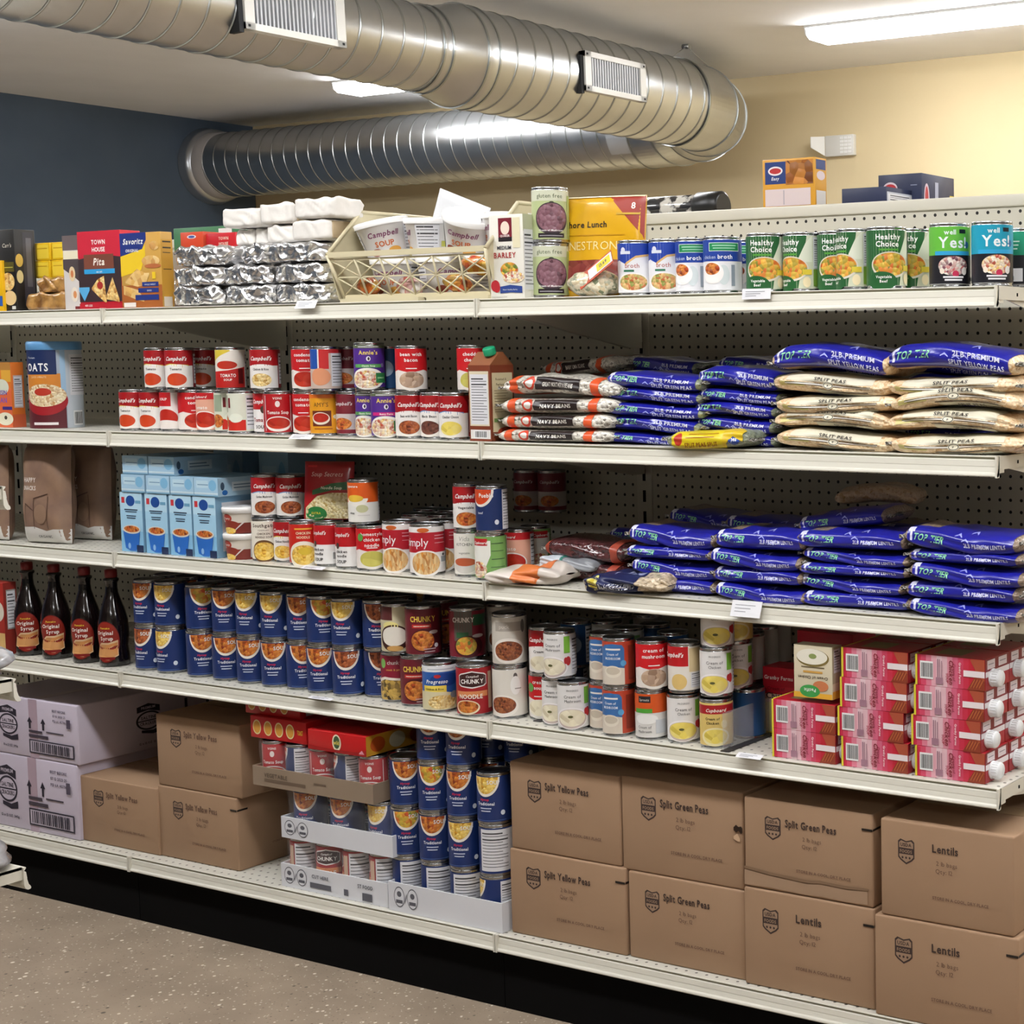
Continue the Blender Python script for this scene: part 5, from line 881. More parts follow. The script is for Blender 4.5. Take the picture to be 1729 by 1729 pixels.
mb = MB(); mb.lathe([(r+.001, h-.022), (r+.002, h-.02), (r+.002, h-.003), (r-.001, h), (r-.004, h-.002), (0, h-.002)], 56, mat('#5f95c4', .35)); kid(oc, mb.obj('lid', oc))
def carton_upright():
    z = TOP['B']; yf = .012; x0, x1 = X(792, yf, z+.08), X(829, yf, z+.08); w = x1-x0; d = Y(868, x1, z+.08)-yf; h = Z(617, x1, yf)-z
    rt = empty('broth_carton', ((x0+x1)/2, yf+d/2, z+.0005)); tag(rt, 'tall brown broth carton with green cap at the end of second shelf section', 'carton')
    mb = MB(); br = mat('#8c5636', .4); mb.box(-w/2, w/2, -d/2, d/2, 0, h, br, .0015)
    b0 = len(mb.V); rdg = h+.028
    mb.V += [(-w/2, -d/2, h), (w/2, -d/2, h), (w/2, d/2, h), (-w/2, d/2, h), (-w/2, -.005, rdg), (w/2, -.005, rdg), (w/2, .005, rdg), (-w/2, .005, rdg)]
    for f in ((0, 1, 5, 4), (2, 3, 7, 6), (1, 2, 6, 5), (3, 0, 4, 7), (4, 5, 6, 7)): mb.face(tuple(b0+i for i in f), br)
    fs = faces(w, d, h)
    draw(mb, fs['front'][0], [('R', '#7a3a24', -.5, .5, 0, 1), ('R', '#d8cdb0', -.46, .42, .2, .92), ('N', -.42, .38, .22, .88, 16), ('R', '#e0dcd8', -.45, .45, .03, .15), ('Z', '#303030', -.3, .3, .04, .14)], w, h)
    draw(mb, fs['right'][0], [('R', '#7a3a24', -.5, .5, 0, 1), ('R', '#cfc19c', -.44, .44, .12, .9)]+[T('#4a3424', 'Roasted &', -.05, .8, .045, maxw=.7), T('#4a3424', 'Perfected', -.05, .73, .045, maxw=.7)]+[('R', '#8a7858', -.36, .34-.1*(k % 3), .66-k*.035, .668-k*.035) for k in range(9)]+[('E', '#b8442c', .1, .12, .35, .06), ('R', '#6a8a4c', -.4, 0, .25, .3)], d, h)
    draw(mb, lambda u, v, o: (w/2*.98*u*2*.5+0, 0, 0), [], 1, 1)
    kid(rt, mb.obj('carton_body', rt))
    mb = MB(); S = lambda u, v, o: (u, 0, v)
    mb.lathe([(0, 0), (.013, 0), (.0135, .002), (.0135, .014), (.012, .016), (0, .016)], 24, mat('#1e9a6c', .35)); c = mb.obj('screw_cap', rt); c.location = (.012, -.012, h+.022); c.rotation_euler = (.35, 0, 0)
    return rt
carton_upright()

# ------------------------------------------------------------------ bags of dried beans
def bag_mesh(L_, D, H, m_body, ops, seed, bend=0, sag=0, nv=24, wrinkle=.0013, printreg=None, ends=None):
    """filled flexible bag lying flat. u runs along it, v is the angle around it (0 front, +1 up)"""
    rr = random.Random(seed); ks = [(rr.uniform(25, 90), rr.uniform(1.5, 5), rr.uniform(0, 6)) for _ in range(7)]
    lean = rr.uniform(-.006, .006)
    def S(u, v, o):
        t = min(1, abs(2*u/L_)); e = (1-t**9)**.5 if t < 1 else 0; a = v*PI/2*1.0
        k = 3.2; ca, sa = math.cos(a), math.sin(a); n_ = (abs(ca)**k+abs(sa)**k)**(-1/k)
        hh = H*(e*.97+.03); dd = D*(.86+.14*e)
        q = wrinkle*sum(math.sin(g[0]*u+g[1]*a*2+g[2]) for g in ks)/2.6*(.4+e)
        y = -(dd/2+o+q)*ca*n_; z = H/2+(hh/2+o+q*.7)*sa*n_
        z += bend*(1-(2*u/L_)**2)-max(0, bend)*0+lean*math.sin(u*18)
        return (u, y, z)
    mb = MB(); mb.grid(lambda a, b: S((a-.5)*L_, b*4-2, 0), 56, 48, m_body)
    for i in (0, 1):
        s = -1 if i == 0 else 1
        base = [S(s*L_/2, v/3-1, 0) for v in range(0)]
    draw(mb, S, ops, L_, 1, .0009, .00012, du=L_/56, nv=nv, toff=.0007)
    return mb, S
def bag(key, name, make, loc, rz, label, group, ry=0, scale=(1, 1, 1), cat='bag'):
    if key not in PROTO:
        L_, D, H, m, ops, seed, bend = make
        root = empty(name); mb, S = bag_mesh(L_, D, H, m, ops, seed, bend); kid(root, mb.obj('filled_bag', root))
        film = mat('#a8a49c', .25, coat=.6)
        for s in (-1, 1):
            mb = MB(); rr = random.Random(seed+s)
            def f(a, b, s=s):
                c = S(s*L_/2*.985, b*2-1, 0); return (s*(L_/2*.985+a*.012), c[1]*.95+.004*math.sin(b*30), c[2]*.2+H*.4+.003*math.sin(b*18+a*5))
            mb.grid(f, 3, 20, film); kid(root, mb.obj('sealed_end', root))
        PROTO[key] = root; r = root
    else: r = copy_tree(PROTO[key])
    r.location = loc; r.rotation_euler = (0, ry, rz); r.scale = scale; return tag(r, label, cat, group)
lentil = F('#8d7a68', '#a08c78', '#6c5a4c', 260, .3, .5); gpea = F('#7d8670', '#959c84', '#646c58', 200, .3, .5); ypea = F('#e6c79c', '#f2dcb8', '#cfa46e', 190, .3, .5); navyb = F('#d6cfc0', '#eae6dc', '#6e6458', 210, .3, .5); kidney = F('#4a2426', '#5e3234', '#30161a', 150, .2, .7); blackeye = F('#c9b596', '#ddccb0', '#8a7456', 150, .3, .5)
m_bl = mat('#1d1f96', .3, coat=.5); wcol = '#d8daf0'
def toptier(word, hl=.8, gcol='#8fd8a8'):
    o = [('P', m_bl, [(-.46, -.5, hl*.7), (-.35, -.55, hl*.7), (-.24, -.55, hl*.7), (-.14, -.55, hl*1.5), (0, -.55, hl*2.2), (.2, -.55, hl*2.3), (.38, -.55, hl*2.2), (.455, -.5, hl*2.1)]),
         ('T', gcol, 'TOP TIER', -.27, -.12, .5, {'bold': 1, 'shear': .012, 'maxw': .27}), ('R', wcol, -.43, -.41, -.2, .5), ('R', wcol, -.45, -.39, .3, .5)]
    w2 = word.split('|')
    o += [('T', wcol, w2[0], .22, .06 if len(w2) > 1 else -.14, .3, {'bold': 1, 'maxw': .36})]
    if len(w2) > 1: o += [('T', wcol, w2[1], .22, -.32, .3, {'bold': 1, 'maxw': .42})]
    rr = random.Random(len(word)); x = -.12
    for k in range(5):
        x += rr.uniform(.03, .1); v = rr.uniform(-.3, .5); o.append(('P', '#9aa0e8', [(x, v, v+.05), (x+.03, v+.1, v+.2), (x+.06, v-.02, v+.03)]))
    return o
def fix(ops):
    """sizes of printed words on bags are given around the curve, convert to metres of arc"""
    return ops
def bag_text_scale(): pass
LB = {
 'tt_lentil': (.225, .15, .036, lentil, toptier('2LB PREMIUM LENTILS'), 1, 0), 'tt_lentil2': (.225, .15, .036, lentil, toptier('2LB PREMIUM LENTILS', .9), 5, -.006),
 'tt_green': (.21, .15, .036, gpea, toptier('2LB PREMIUM|SPLIT GREEN PEAS'), 2, 0), 'tt_green2': (.21, .15, .036, gpea, toptier('2LB PREMIUM|SPLIT GREEN PEAS', .8), 8, .005),
 'tt_yellow': (.235, .16, .04, ypea, toptier('2LB PREMIUM|SPLIT YELLOW PEAS', .9), 3, .012),
}
kc = '#2a2620'; cr = '#dcd6c0'
def splitpeas(fl):
    o = [('P', cr, [(-.36, .15, .55), (-.3, .12, 1.5), (.3, .12, 1.5), (.37, .15, .6)]), ('P', '#cdc27c', [(-.42, -.2, .1), (-.2, -.2, .0)]), ('P', cr, [(-.12, -1.0, -.35), (.34, -1.0, -.4)]),
         ('R', kc, -.37, .36, .0, .04), ('R', '#e8e4da', -.37, .36, -.06, -.01), ('R', kc, -.35, .35, -.1, -.07), ('R', kc, -.14, .33, -.32, -.28), ('E', cr, 0, -.02, .045, .2), ('E', kc, 0, -.02, .04, .17), ('E', cr, 0, -.02, .034, .14),
         ('T', kc, 'P', 0, -.09, .15, {'bold': 1, 'maxw': .014}), ('T', kc, 'SPLIT PEAS', .02, .2, .22, {'bold': 1, 'maxw': .27}), ('T', kc, 'SPLIT PEAS', .12, -.56, .2, {'bold': 1, 'maxw': .2})]
    return o
for i, b_ in enumerate((0, .012, -.004, .02)): LB['sp%d' % i] = (.25, .16, .040, ypea, splitpeas(0), 11+i, b_)
og = '#d8562a'
def navy(words):
    return [('P', og, [(-.42, -1.1, 1.6), (-.35, -1.1, 1.6)]), ('P', og, [(.27, -1.1, 1.6), (.34, -1.1, 1.6)]), ('R', og, -.42, .34, -.82, -.66), ('E', '#c83c20', -.24, .05, .045, .42), ('E', '#e8e0d8', -.24, .05, .03, .25), ('R', '#241818', -.19, .18, -.3, .42), ('T', '#e8e4dc', words, 0, -.12, .36, {'bold': 1, 'maxw': .26})]
LB['navyb'] = (.235, .15, .036, navyb, navy('NAVY BEANS'), 21, 0); LB['gnb'] = (.235, .15, .04, navyb, navy('GREAT NORTHERN BEANS'), 22, .008); LB['baby'] = (.225, .15, .036, navyb, navy('BABY LIMA BEANS'), 24, 0)
LB['kid'] = (.19, .15, .048, kidney, [('P', '#a84a38', [(-.5, -1, 1.7), (-.42, -1.1, 1.7)]), ('P', '#a84a38', [(.34, -1, 1.7), (.43, -1.1, 1.7)]), ('R', '#8c3a30', -.45, .43, -.85, -.7)], 31, 0)
def stack(lv, px0, px1, yf, layers, group, h=None, place=''):
    """layers bottom to top: (kind, shift, turn, label)"""
    z = TOP[lv]; zz = z
    for j, (k, dx, rz, label, dz) in enumerate(layers):
        L_, D, H = LB[k][:3]; x0, x1 = X(px0, yf, z+.06), X(px1, yf, z+.06); sx = (x1-x0)/L_
        bag(k, 'bean_bag', LB[k], ((x0+x1)/2+dx, yf+D/2+.004*(j % 2), zz), rz, label, group, scale=(sx, 1, dz))
        zz += H*dz*.955
    return zz
GB = 'blue bags of lentils on the third shelf'; GG = 'blue bags of split green peas on the second shelf'; GY = 'cream bags of split peas on the second shelf'; GN = 'bags of white beans with orange bands'
LV = ['bottom', 'second from bottom', 'middle', 'fourth from bottom', 'top']
def lay(n, what, where): return ['%s, %s of its pile, %s' % (what, (LV[:n-1]+['topmost'])[j] if n > 3 else ('bottom', 'middle', 'topmost')[j], where) for j in range(n)]
l = lay(4, 'white bean bag with orange bands', 'beside brown carton')
stack('B', 835, 1028, .012, [('navyb', 0, .02, l[0], .8), ('navyb', .004, -.02, l[1], .95), ('navyb', .012, .04, l[2], .95), ('gnb', .016, .03, l[3], 1.0)], GN)
bag('baby', 'bean_bag', LB['baby'], (X(990, .2, TOP['B']+.15), .25, TOP['B']+.138), -.1, 'shaded white bean bag with orange bands, lying far back on its pile', GN)
l = lay(5, 'blue split green pea bag', 'left pea column')
z1 = stack('B', 1010, 1172, .03, [('tt_green', 0, .02, l[0], .62), ('tt_green2', .01, -.03, l[1], .95), ('tt_green', .012, .04, l[2], .8), ('tt_green2', .012, 0, l[3], .85), ('tt_green', .016, -.02, l[4], .95)], GG)
l = lay(5, 'blue split green pea bag', 'right pea column')
stack('B', 1168, 1304, .045, [('tt_green2', 0, .02, l[0], .8), ('tt_green', .0, -.03, l[1], .85), ('tt_green2', .002, .02, l[2], .8), ('tt_green', .008, .04, l[3], .8), ('tt_green2', .012, 0, l[4], 1.1)], GG)
yb = [('P', '#dbc51c', [(-.42, -.6, 1.2), (0, -.66, 1.5), (.2, -.66, 1.5), (.24, -.4, 1.2)]), ('E', '#b83420', -.34, .1, .05, .42), ('T', '#8a3a14', 'SPLIT PEAS SPLIT', -.06, -.38, .38, {'bold': 1, 'maxw': .4}), ('R', '#a8641c', -.25, .1, .2, .25), ('R', '#a8641c', -.22, .14, .42, .46), ('E', '#24469c', .34, .05, .075, .42), ('T', '#e8ecf4', 'pea', .34, -.12, .4, {'bold': 1, 'maxw': .07}), ('P', '#d8b820', [(.2, -.5, .9), (.32, .2, .8), (.44, -.2, .6)])]
bag('yel', 'bean_bag', (.19, .1, .034, gpea, yb, 41, -.002), (X(1216, .03, TOP['B']+.02), .03, TOP['B']+.001), .05, 'yellow and blue pea bag lying in front of the blue bags on second shelf', None)
for i, (px, yy, lb) in enumerate(((1150, .30, 'dark blue bag lying far back, left of three in shade'), (1305, .30, 'dark blue bag lying far back, middle of three in shade'), (1455, .30, 'dark blue bag lying far back, right of three in shade'), (1625, .31, 'dark bag lying far back above the cream split pea bags'))):
    bag('tt_green', 'bean_bag', LB['tt_green'], (X(px, yy, TOP['B']+.15), yy, TOP['B']+.137), .05*i, lb, GG, 0, (.88, 1, 1))
for c, (a, b_, yf, ks) in enumerate(((1303, 1505, .012, ('sp0', 'sp1', 'sp2', 'sp0')), (1496, 1718, .008, ('sp2', 'sp1', 'sp3', 'sp2')))):
    l = lay(5, 'cream split pea bag', '%s cream column' % ('left', 'right')[c]); l[4] = 'blue split yellow pea bag on top of the %s cream bag column' % ('left', 'right')[c]
    stack('B', a, b_, yf, [(ks[j], .004*(-1)**j, .03*(-1)**j, l[j], .92) for j in range(4)]+[('tt_yellow', -.004, -.02, l[4], 1.15)], GY)
# behind the front columns: second file of pea bags
for c, px in enumerate((1290, 1460, 1640)):
    pass
# third shelf
l = ['kidney bean bag with orange ends, %s of two' % q for q in ('lower', 'upper')]
stack('C', 915, 1046, .085, [('kid', 0, 0, 'kidney bean bag with orange ends, lower of two above the white packet', .9), ('kid', .0, .03, 'kidney bean bag with orange ends, upper of two above the white packet', 1.0)], 'dark kidney bean bags on the third shelf')
specs = [(1056, 1204, .03, 4, [.95, 1.0, .8, 1.15]), (1198, 1352, .015, 4, [.95, .95, 1.0, 1.15]), (1345, 1530, .02, 5, [.9, .85, .7, .8, 1.0]), (1528, 1722, .008, 5, [.9, .95, 1.0, .75, 1.15])]
nm = ['first', 'second', 'third', 'fourth']
for c, (a, b_, yf, n, hs) in enumerate(specs):
    l = lay(n, 'blue lentil bag', '%s lentil column from left' % nm[c])
    stack('C', a, b_, yf, [(('tt_lentil', 'tt_lentil2')[(j+c) % 2], .006*math.sin(j*2.1+c), .03*math.sin(j*3+c), l[j], hs[j]) for j in range(n)], GB)
bag('tt_lentil', 'bean_bag', LB['tt_lentil'], (X(1440, .13, TOP['C']+.16), .15, TOP['C']+.142), .1, 'loose blue lentil bag tilted on top of the third lentil column', GB, -.12, (.85, 1, 1))
for i, (px, yy, zz) in enumerate(((1230, .36, .10), (1330, .3, .11), (1600, .3, .14))):
    bag('tt_lentil2', 'bean_bag', LB['tt_lentil2'], (X(px, yy, TOP['C']+zz), yy, TOP['C']+.103), .06*i, 'dark blue lentil bag far back in the shade, %s of three' % ('left', 'middle', 'right')[i], GB, .03)
mb, S = bag_mesh(.17, .12, .035, ypea, [], 51, .01); o = mb.obj('bean_bag'); o.location = (X(1475, .24, TOP['C']+.2), .27, TOP['C']+.172); o.rotation_euler = (0, .05, .3); tag(o, 'unprinted bag of tan peas lying highest and far back on third shelf', 'bag')
for i, (px, yy) in enumerate(((1290, .275), (1475, .275), (1660, .275), (1110, .29))):
    for j in range(3):
        bag('tt_lentil', 'bean_bag', LB['tt_lentil'], (X(px, yy, TOP['C']+.05), yy+.02, TOP['C']+.0334*j), 0, 'blue lentil bag in the rear file, %s layer, %s' % (('lowest', 'middle', 'upper')[j], ('left of centre', 'right of centre', 'far right', 'far left')[i]), GB, 0, (.85, 1, .95))
for i, px in enumerate((1150, 1290, 1430, 1620)):
    for j in range(4):
        bag('tt_green2', 'bean_bag', LB['tt_green2'], (X(px, .285, TOP['B']+.05), .285, TOP['B']+.0337*j), 0, 'blue pea bag in the rear file, %s layer, %s' % (('lowest', 'second', 'third', 'upper')[j], ('far left', 'left of centre', 'right of centre', 'far right')[i]), GG, 0, (.85, 1, .93))
# loose packets at the shelf edge
mb, S = bag_mesh(.19, .12, .034, mat('#d9cfc6', .35, coat=.3), [('P', '#d8783c', [(-.12, -.4, .9), (0, -.6, 1.2), (.18, -.6, 1.3), (.24, -.2, 1.2)]), ('R', '#a83828', -.12, .2, -.72, -.55)], 61, 0, wrinkle=.004)
o = mb.obj('rice_packet'); o.location = (X(912, .06, TOP['C']+.02), .05, TOP['C']+.001); o.rotation_euler = (0, 0, .12); tag(o, 'white packet with orange patch lying at the edge of third shelf', 'packet')
mb, S = bag_mesh(.15, .1, .03, mat('#8a8d92', .3, coat=.4), [('P', '#c8d0d8', [(-.48, -.5, 1.2), (-.1, -.5, 1.3)]), ('R', '#2c7a6c', -.12, -.06, -.5, 1.2)], 62, 0, wrinkle=.003)
o = mb.obj('food_packet'); o.location = (X(985, .13, TOP['C']+.03), .12, TOP['C']+.022); o.rotation_euler = (0, .05, 0); tag(o, 'grey and pale blue packet behind the white and orange packet', 'packet')
mb, S = bag_mesh(.205, .12, .036, blackeye, [('P', '#1c2450', [(-.46, -.75, .9), (-.3, -.8, 1.5), (.1, -.8, 1.5), (.16, -.7, 1.0)]), ('E', '#e0d880', -.36, .05, .06, .55), ('E', '#c8b430', -.36, .05, .035, .3), ('T', '#e0e2ec', 'BLACKEYE PEAS', -.08, -.25, .45, {'bold': 1, 'maxw': .4}), ('P', '#8a90b0', [(-.2, .7, .9), (-.1, .9, 1.1), (0, .8, .9)]), ('P', '#8a90b0', [(0, .95, 1.1), (.08, .7, .9), (.14, .9, 1.2)])], 63, 0, wrinkle=.004)
o = mb.obj('bean_bag'); o.location = (X(1073, .03, TOP['C']+.02), .045, TOP['C']+.0005); o.rotation_euler = (0, 0, .06); tag(o, 'navy blackeye pea bag lying in front of the first lentil column', 'bag')

# ------------------------------------------------------------------ third shelf left: pouches, blue soup boxes, tubs
m_br = noisy('brown_pouch', '#7d6254', '#94765f', 15, .5, 0, .3, .004)
def snackpouch(px, y, w, h, rz, label):
    z = TOP['C']; x = X(px, y, z+.1)
    dk = '#4c3428'
    return sheet_bag('snack_pouch', w, h, .07, m_br, label, 'pouch', (x, y, z+.001), (-.04, 0, rz), [('P', '#d6d3ce', [(-.5, 0, .16), (-.1, 0, .17), (.15, 0, .13), (.3, 0, .15), (.5, 0, .15)]), T('#e8e0d8', 'HAPPY', -.2, .62, .065, bold=1, maxw=.3), T('#e8e0d8', 'SNACKS', -.2, .54, .06, bold=1, maxw=.3),
      ('R', dk, -.3, -.29, .2, .4), ('R', dk, -.1, -.09, .15, .45), ('R', dk, .2, .21, .15, .48), ('P', dk, [(-.1, .45, .46), (.2, .5, .51)]), ('P', dk, [(-.3, .4, .41), (-.1, .33, .34)]), ('E', '#8f735e', .06, .3, .14, .1), T('#5c5854', 'ORGANIC', .1, .06, .035, bold=1)], 'brown pouches on the third shelf', seed=int(px), crease=.003)
snackpouch(154, .15, .14, .25, .1, 'brown pouch set back in the shade, right of three'); snackpouch(82, .05, .155, .255, .12, 'brown pouch with white base and white lettering, middle of three'); snackpouch(-16, .04, .15, .25, .0, 'brown pouch cut by left picture edge')
GS = 'light blue soup boxes on the third shelf'
def soupside(): return [('R', '#5f8fb4', -.5, .5, 0, 1), ('R', '#8fb4cc', -.46, .46, .03, .97)]
lbl = '#9cc4e0'
fr_up = [('R', '#86bce0', -.5, .5, 0, .35), ('R', '#a4d0ea', -.5, .5, .35, .7), ('R', '#b8dcf0', -.5, .5, .7, 1), ('R', '#c83a40', -.42, -.28, .82, .92), ('E', '#1f4a94', -.02, .86, .2, .09), ('R', '#6aa0c0', .2, .45, .82, .87), ('R', '#33445c', -.3, .3, .70, .72), ('R', '#33445c', -.26, .26, .67, .685), ('R', '#33445c', -.22, .22, .60, .615), ('R', '#33445c', -.2, .2, .565, .58),
     ('P', '#2a6ac0', [(-.38, .3, .36), (-.3, .06, .36), (-.1, .02, .36), (.15, .02, .36), (.28, .08, .36), (.36, .3, .36)]), ('R', '#1c2c50', .2, .5, 0, .12), ('E', '#d8d4cc', 0, .38, .4, .075), ('E', SOUPS['stew'], 0, .385, .34, .055), ('E', '#8ab4e0', -.12, .1, .06, .05)]
end_f = [('R', '#a8cce4', -.5, .5, 0, 1), ('R', '#c0dcec', -.4, .1, .45, .85), ('E', '#7fb8dc', .28, .6, .16, .3), ('R', '#7098b8', -.35, .1, .6, .65), ('R', '#6e9cb8', -.5, .5, 0, .06), ('R', '#d4e6f0', -.5, .5, .12, .2)]
lied = [('R', '#9cbcd0', -.5, .5, 0, 1), ('E', '#3c5064', -.42, .55, .035, .22), ('E', '#2a66ac', -.38, .2, .05, .14), ('R', '#c8d8e0', -.25, .2, .25, .75), ('R', '#6a8498', -.22, .15, .4, .46), ('R', '#6a8498', -.22, .1, .56, .62)]
up = [(204, 240), (246, 282), (287, 323), (327, 364)]
zc = TOP['C']
for i, (a, b_) in enumerate(up):
    pbox('soup_box', 'C', 0, a, b_+1, b_+7, 0, .02, lbl, 'light blue soup box standing upright, %s of four from left' % nm[i], 'box', GS, {'front': fr_up, 'right': [('R', '#7fa8c4', -.5, .5, 0, 1), ('N', -.4, .4, .1, .9, 18)]}, depth=.17, h=.147)
    pbox('soup_box', 'C', .148, a-1, b_+2, 0, 0, .018, lbl, 'light blue soup box lying flat on the upright ones, %s from left' % nm[i], 'box', GS, {'front': end_f, 'right': lied}, depth=.155, h=.044)
for i, (a, b_) in enumerate(((205, 247), (249, 292))):
    pbox('soup_box', 'C', .193, a, b_, 0, 0, .022, lbl, 'light blue soup box lying on the highest layer, %s one' % ('left', 'right')[i], 'box', GS, {'front': end_f, 'right': lied}, depth=.15, h=.045)
for i, (a, b_, lz) in enumerate(((365, 413, .193), (441, 490, .193))):
    pbox('soup_box', 'C', 0 if lz < .15 else .0, a, b_, 0, 0, .26, lbl, 'light blue soup box far back in shade, %s of two' % ('left', 'right')[i], 'box', GS, {'front': end_f}, depth=.15, h=lz+.045)
def tub_proto():
    root = empty('noodle_tub'); h = .062; r0, r1 = .037, .044
    mb = MB(); mb.lathe([(0, 0), (r0, 0), (r0+.001, .002), (r1, h-.012)], 40, mat('#e2ded8', .35))
    S = lambda u, v, o: (lambda r: (math.sin(u/.04)*(r+o), -math.cos(u/.04)*(r+o), v))(r0+.001+(r1-r0-.001)*(v/(h-.012)))
    draw(mb, S, [('R', '#7a2c24', -PI, PI, 0, .5), ('R', '#d8d0c4', -PI, PI, .5, .95), ('E', '#a83c30', -.2, .72, .35, .2), ('T', '#f0e8e0', 'Tasty', -.2, .66, .14, {'bold': 1, 'maxw': .5}), ('E', '#8c3428', .0, .38, .6, .22), ('E', SOUPS['noodle'], -.15, .12, .5, .16), ('P', '#d8d0cc', [(.2, .05, .1), (.9, .55, .65)]), ('N', 1.2, 2.2, .1, .9)], .04, h-.012, .0003, du=.008)
    kid(root, mb.obj('tub_body', root))
    mb = MB(); mb.lathe([(r1, h-.015), (r1+.003, h-.014), (r1+.004, h-.003), (r1+.001, h), (r1-.004, h-.002), (0, h-.002)], 40, mat('#eceae8', .3)); kid(root, mb.obj('lid', root)); return root
tb0 = tub_proto(); y = .012+.047; tb0.location = (xc(379, .048, y, zc+.05), y, zc+.0005); tag(tb0, 'white noodle tub with white lid, lower of two', 'tub', 'stacked noodle tubs')
t2 = copy_tree(tb0); t2.location = (tb0.location.x-.001, y, zc+.0635); t2.rotation_euler = (0, 0, .1); tag(t2, 'white noodle tub with white lid, upper of two', 'tub', 'stacked noodle tubs')
x_ = X(580, .12, zc+.15)
sheet_bag('soup_mix_packet', .125, .135, .02, mat('#a01c20', .3, coat=.3), 'red noodle soup mix packet with green banner standing on red cans', 'packet', (x_, .075, zc+.1025), (-.1, 0, .3),
  [T('#e8c8c0', 'Soup Secrets', .0, .74, .11, bold=0, shear=.3, maxw=.8), ('P', '#3a6a44', [(-.3, .42, .5), (.1, .5, .62), (.5, .52, .66)]), T('#e8ecd8', 'Noodle Soup', .1, .52, .07, bold=1, shear=.2, maxw=.55), ('P', F('#d8c88c', '#ece0b8', '#b89c5c', 200), [(-.45, 0, .2), (-.2, .02, .4), (.1, .02, .46), (.45, .02, .46)]), ('E', '#2c7a3c', -.22, .1, .22, .12), T('#e8d040', 'EXTRA', -.22, .09, .05, bold=1), ('R', '#c83030', -.4, -.2, .9, .93)], seed=4, crease=.002)

# ------------------------------------------------------------------ fourth shelf: syrup, cartons
pbox('pancake_box', 'D', 0, -30, 8, 30, 985, .01, '#a02c24', 'red mix box at the left edge beside the syrup bottles', 'box', None, {'front': [('R', '#d8b070', -.5, .5, 0, .3), ('E', '#d8d0c0', .2, .6, .3, .15)], 'right': [('R', '#8c3028', -.5, .5, 0, 1), ('R', '#9a9690', -.3, .42, .35, .9), ('N', -.25, .38, .37, .88, 10)]})
m_syr = mat('#120a0a', .08, coat=.6); m_cap = mat('#7a1818', .35)
def bottle_proto():
    root = empty('syrup_bottle'); r = .036
    pr = [(0, .002), (r*.85, 0), (r*.98, .004), (r, .012), (r*.97, .03), (r*.9, .05), (r*.97, .07), (r, .09), (r*.96, .115), (r*.8, .14), (r*.58, .165), (r*.42, .185), (r*.38, .2), (r*.4, .212), (r*.5, .216), (r*.5, .221), (r*.36, .224), (.011, .226), (.011, .23)]
    mb = MB(); mb.lathe(pr, 40, m_syr); kid(root, mb.obj('glass_body', root))
    def rad(v):
        for a, b_ in zip(pr, pr[1:]):
            if a[1] <= v <= b_[1] and b_[1] > a[1]: return a[0]+(b_[0]-a[0])*(v-a[1])/(b_[1]-a[1])
        return r
    S = lambda u, v, o: (math.sin(u/r)*(rad(v)+o), -math.cos(u/r)*(rad(v)+o), v)
    mb = MB(); pan = F('#c8844a', '#dca468', '#9c5c30', 40)
    draw(mb, S, [('E', '#5c1010', 0, .29, .98, .24), ('E', '#8a2418', 0, .29, .93, .23), ('P', '#d8b890', [(-.88, .12, .22), (-.4, .09, .28), (.2, .08, .28), (.85, .13, .31)]), ('P', pan, [(-.84, .13, .21), (-.4, .1, .26), (.2, .09, .26), (.8, .14, .285)]), ('R', '#7c1818', -.6, .6, .085, .115), T('#e0c040', 'Pancake', 0, .44, .03, bold=1, maxw=.7), T('#f4ece4', 'Original', -.05, .375, .06, bold=1, shear=.1, maxw=1.2), T('#f4ece4', 'Syrup', .1, .31, .06, bold=1, maxw=.9)], r, .22, .0003, .0001, du=r*.13, nv=8)
    kid(root, mb.obj('label', root))
    mb = MB(); mb.lathe([(.0135, .224), (.0145, .225), (.0145, .243), (.012, .245), (0, .245)], 24, m_cap); kid(root, mb.obj('cap', root)); return root
b0 = bottle_proto()
for i, px in enumerate((28, 73, 124, 169)):
    r_ = b0 if i == 0 else copy_tree(b0); y = .016+.036
    r_.location = (xc(px, .036, y, TOP['D']+.05), y, TOP['D']+.0005); r_.rotation_euler = (0, 0, math.radians((42, 36, 28, 22)[i])); tag(r_, 'dark syrup bottle with red label, %s of four from left' % nm[i], 'bottle', 'syrup bottles on the fourth shelf')
# shelf dividers
m_clear = mat('#c8ccd0', .1, alpha=.25); m_strip = mat('#2c2a2c', .4)
for i, (px, yy) in enumerate(((842, .03), (900, .035), (1096, .02), (1216, -.002))):
    x = X(px, yy, TOP['D']); dv = empty('shelf_divider', (x, 0, TOP['D'])); tag(dv, 'clear shelf divider with black foot, %s of four from left' % nm[i], 'shelf divider', 'clear shelf dividers')
    mb = MB(); mb.box(0, .02, yy, .4, .0004, .002, m_strip); kid(dv, mb.obj('black_foot', dv))
    if i in (0, 3):
        mb = MB(); mb.box(.0, .0015, yy+.01, .4, .002, .075, m_clear); kid(dv, mb.obj('clear_fin', dv))
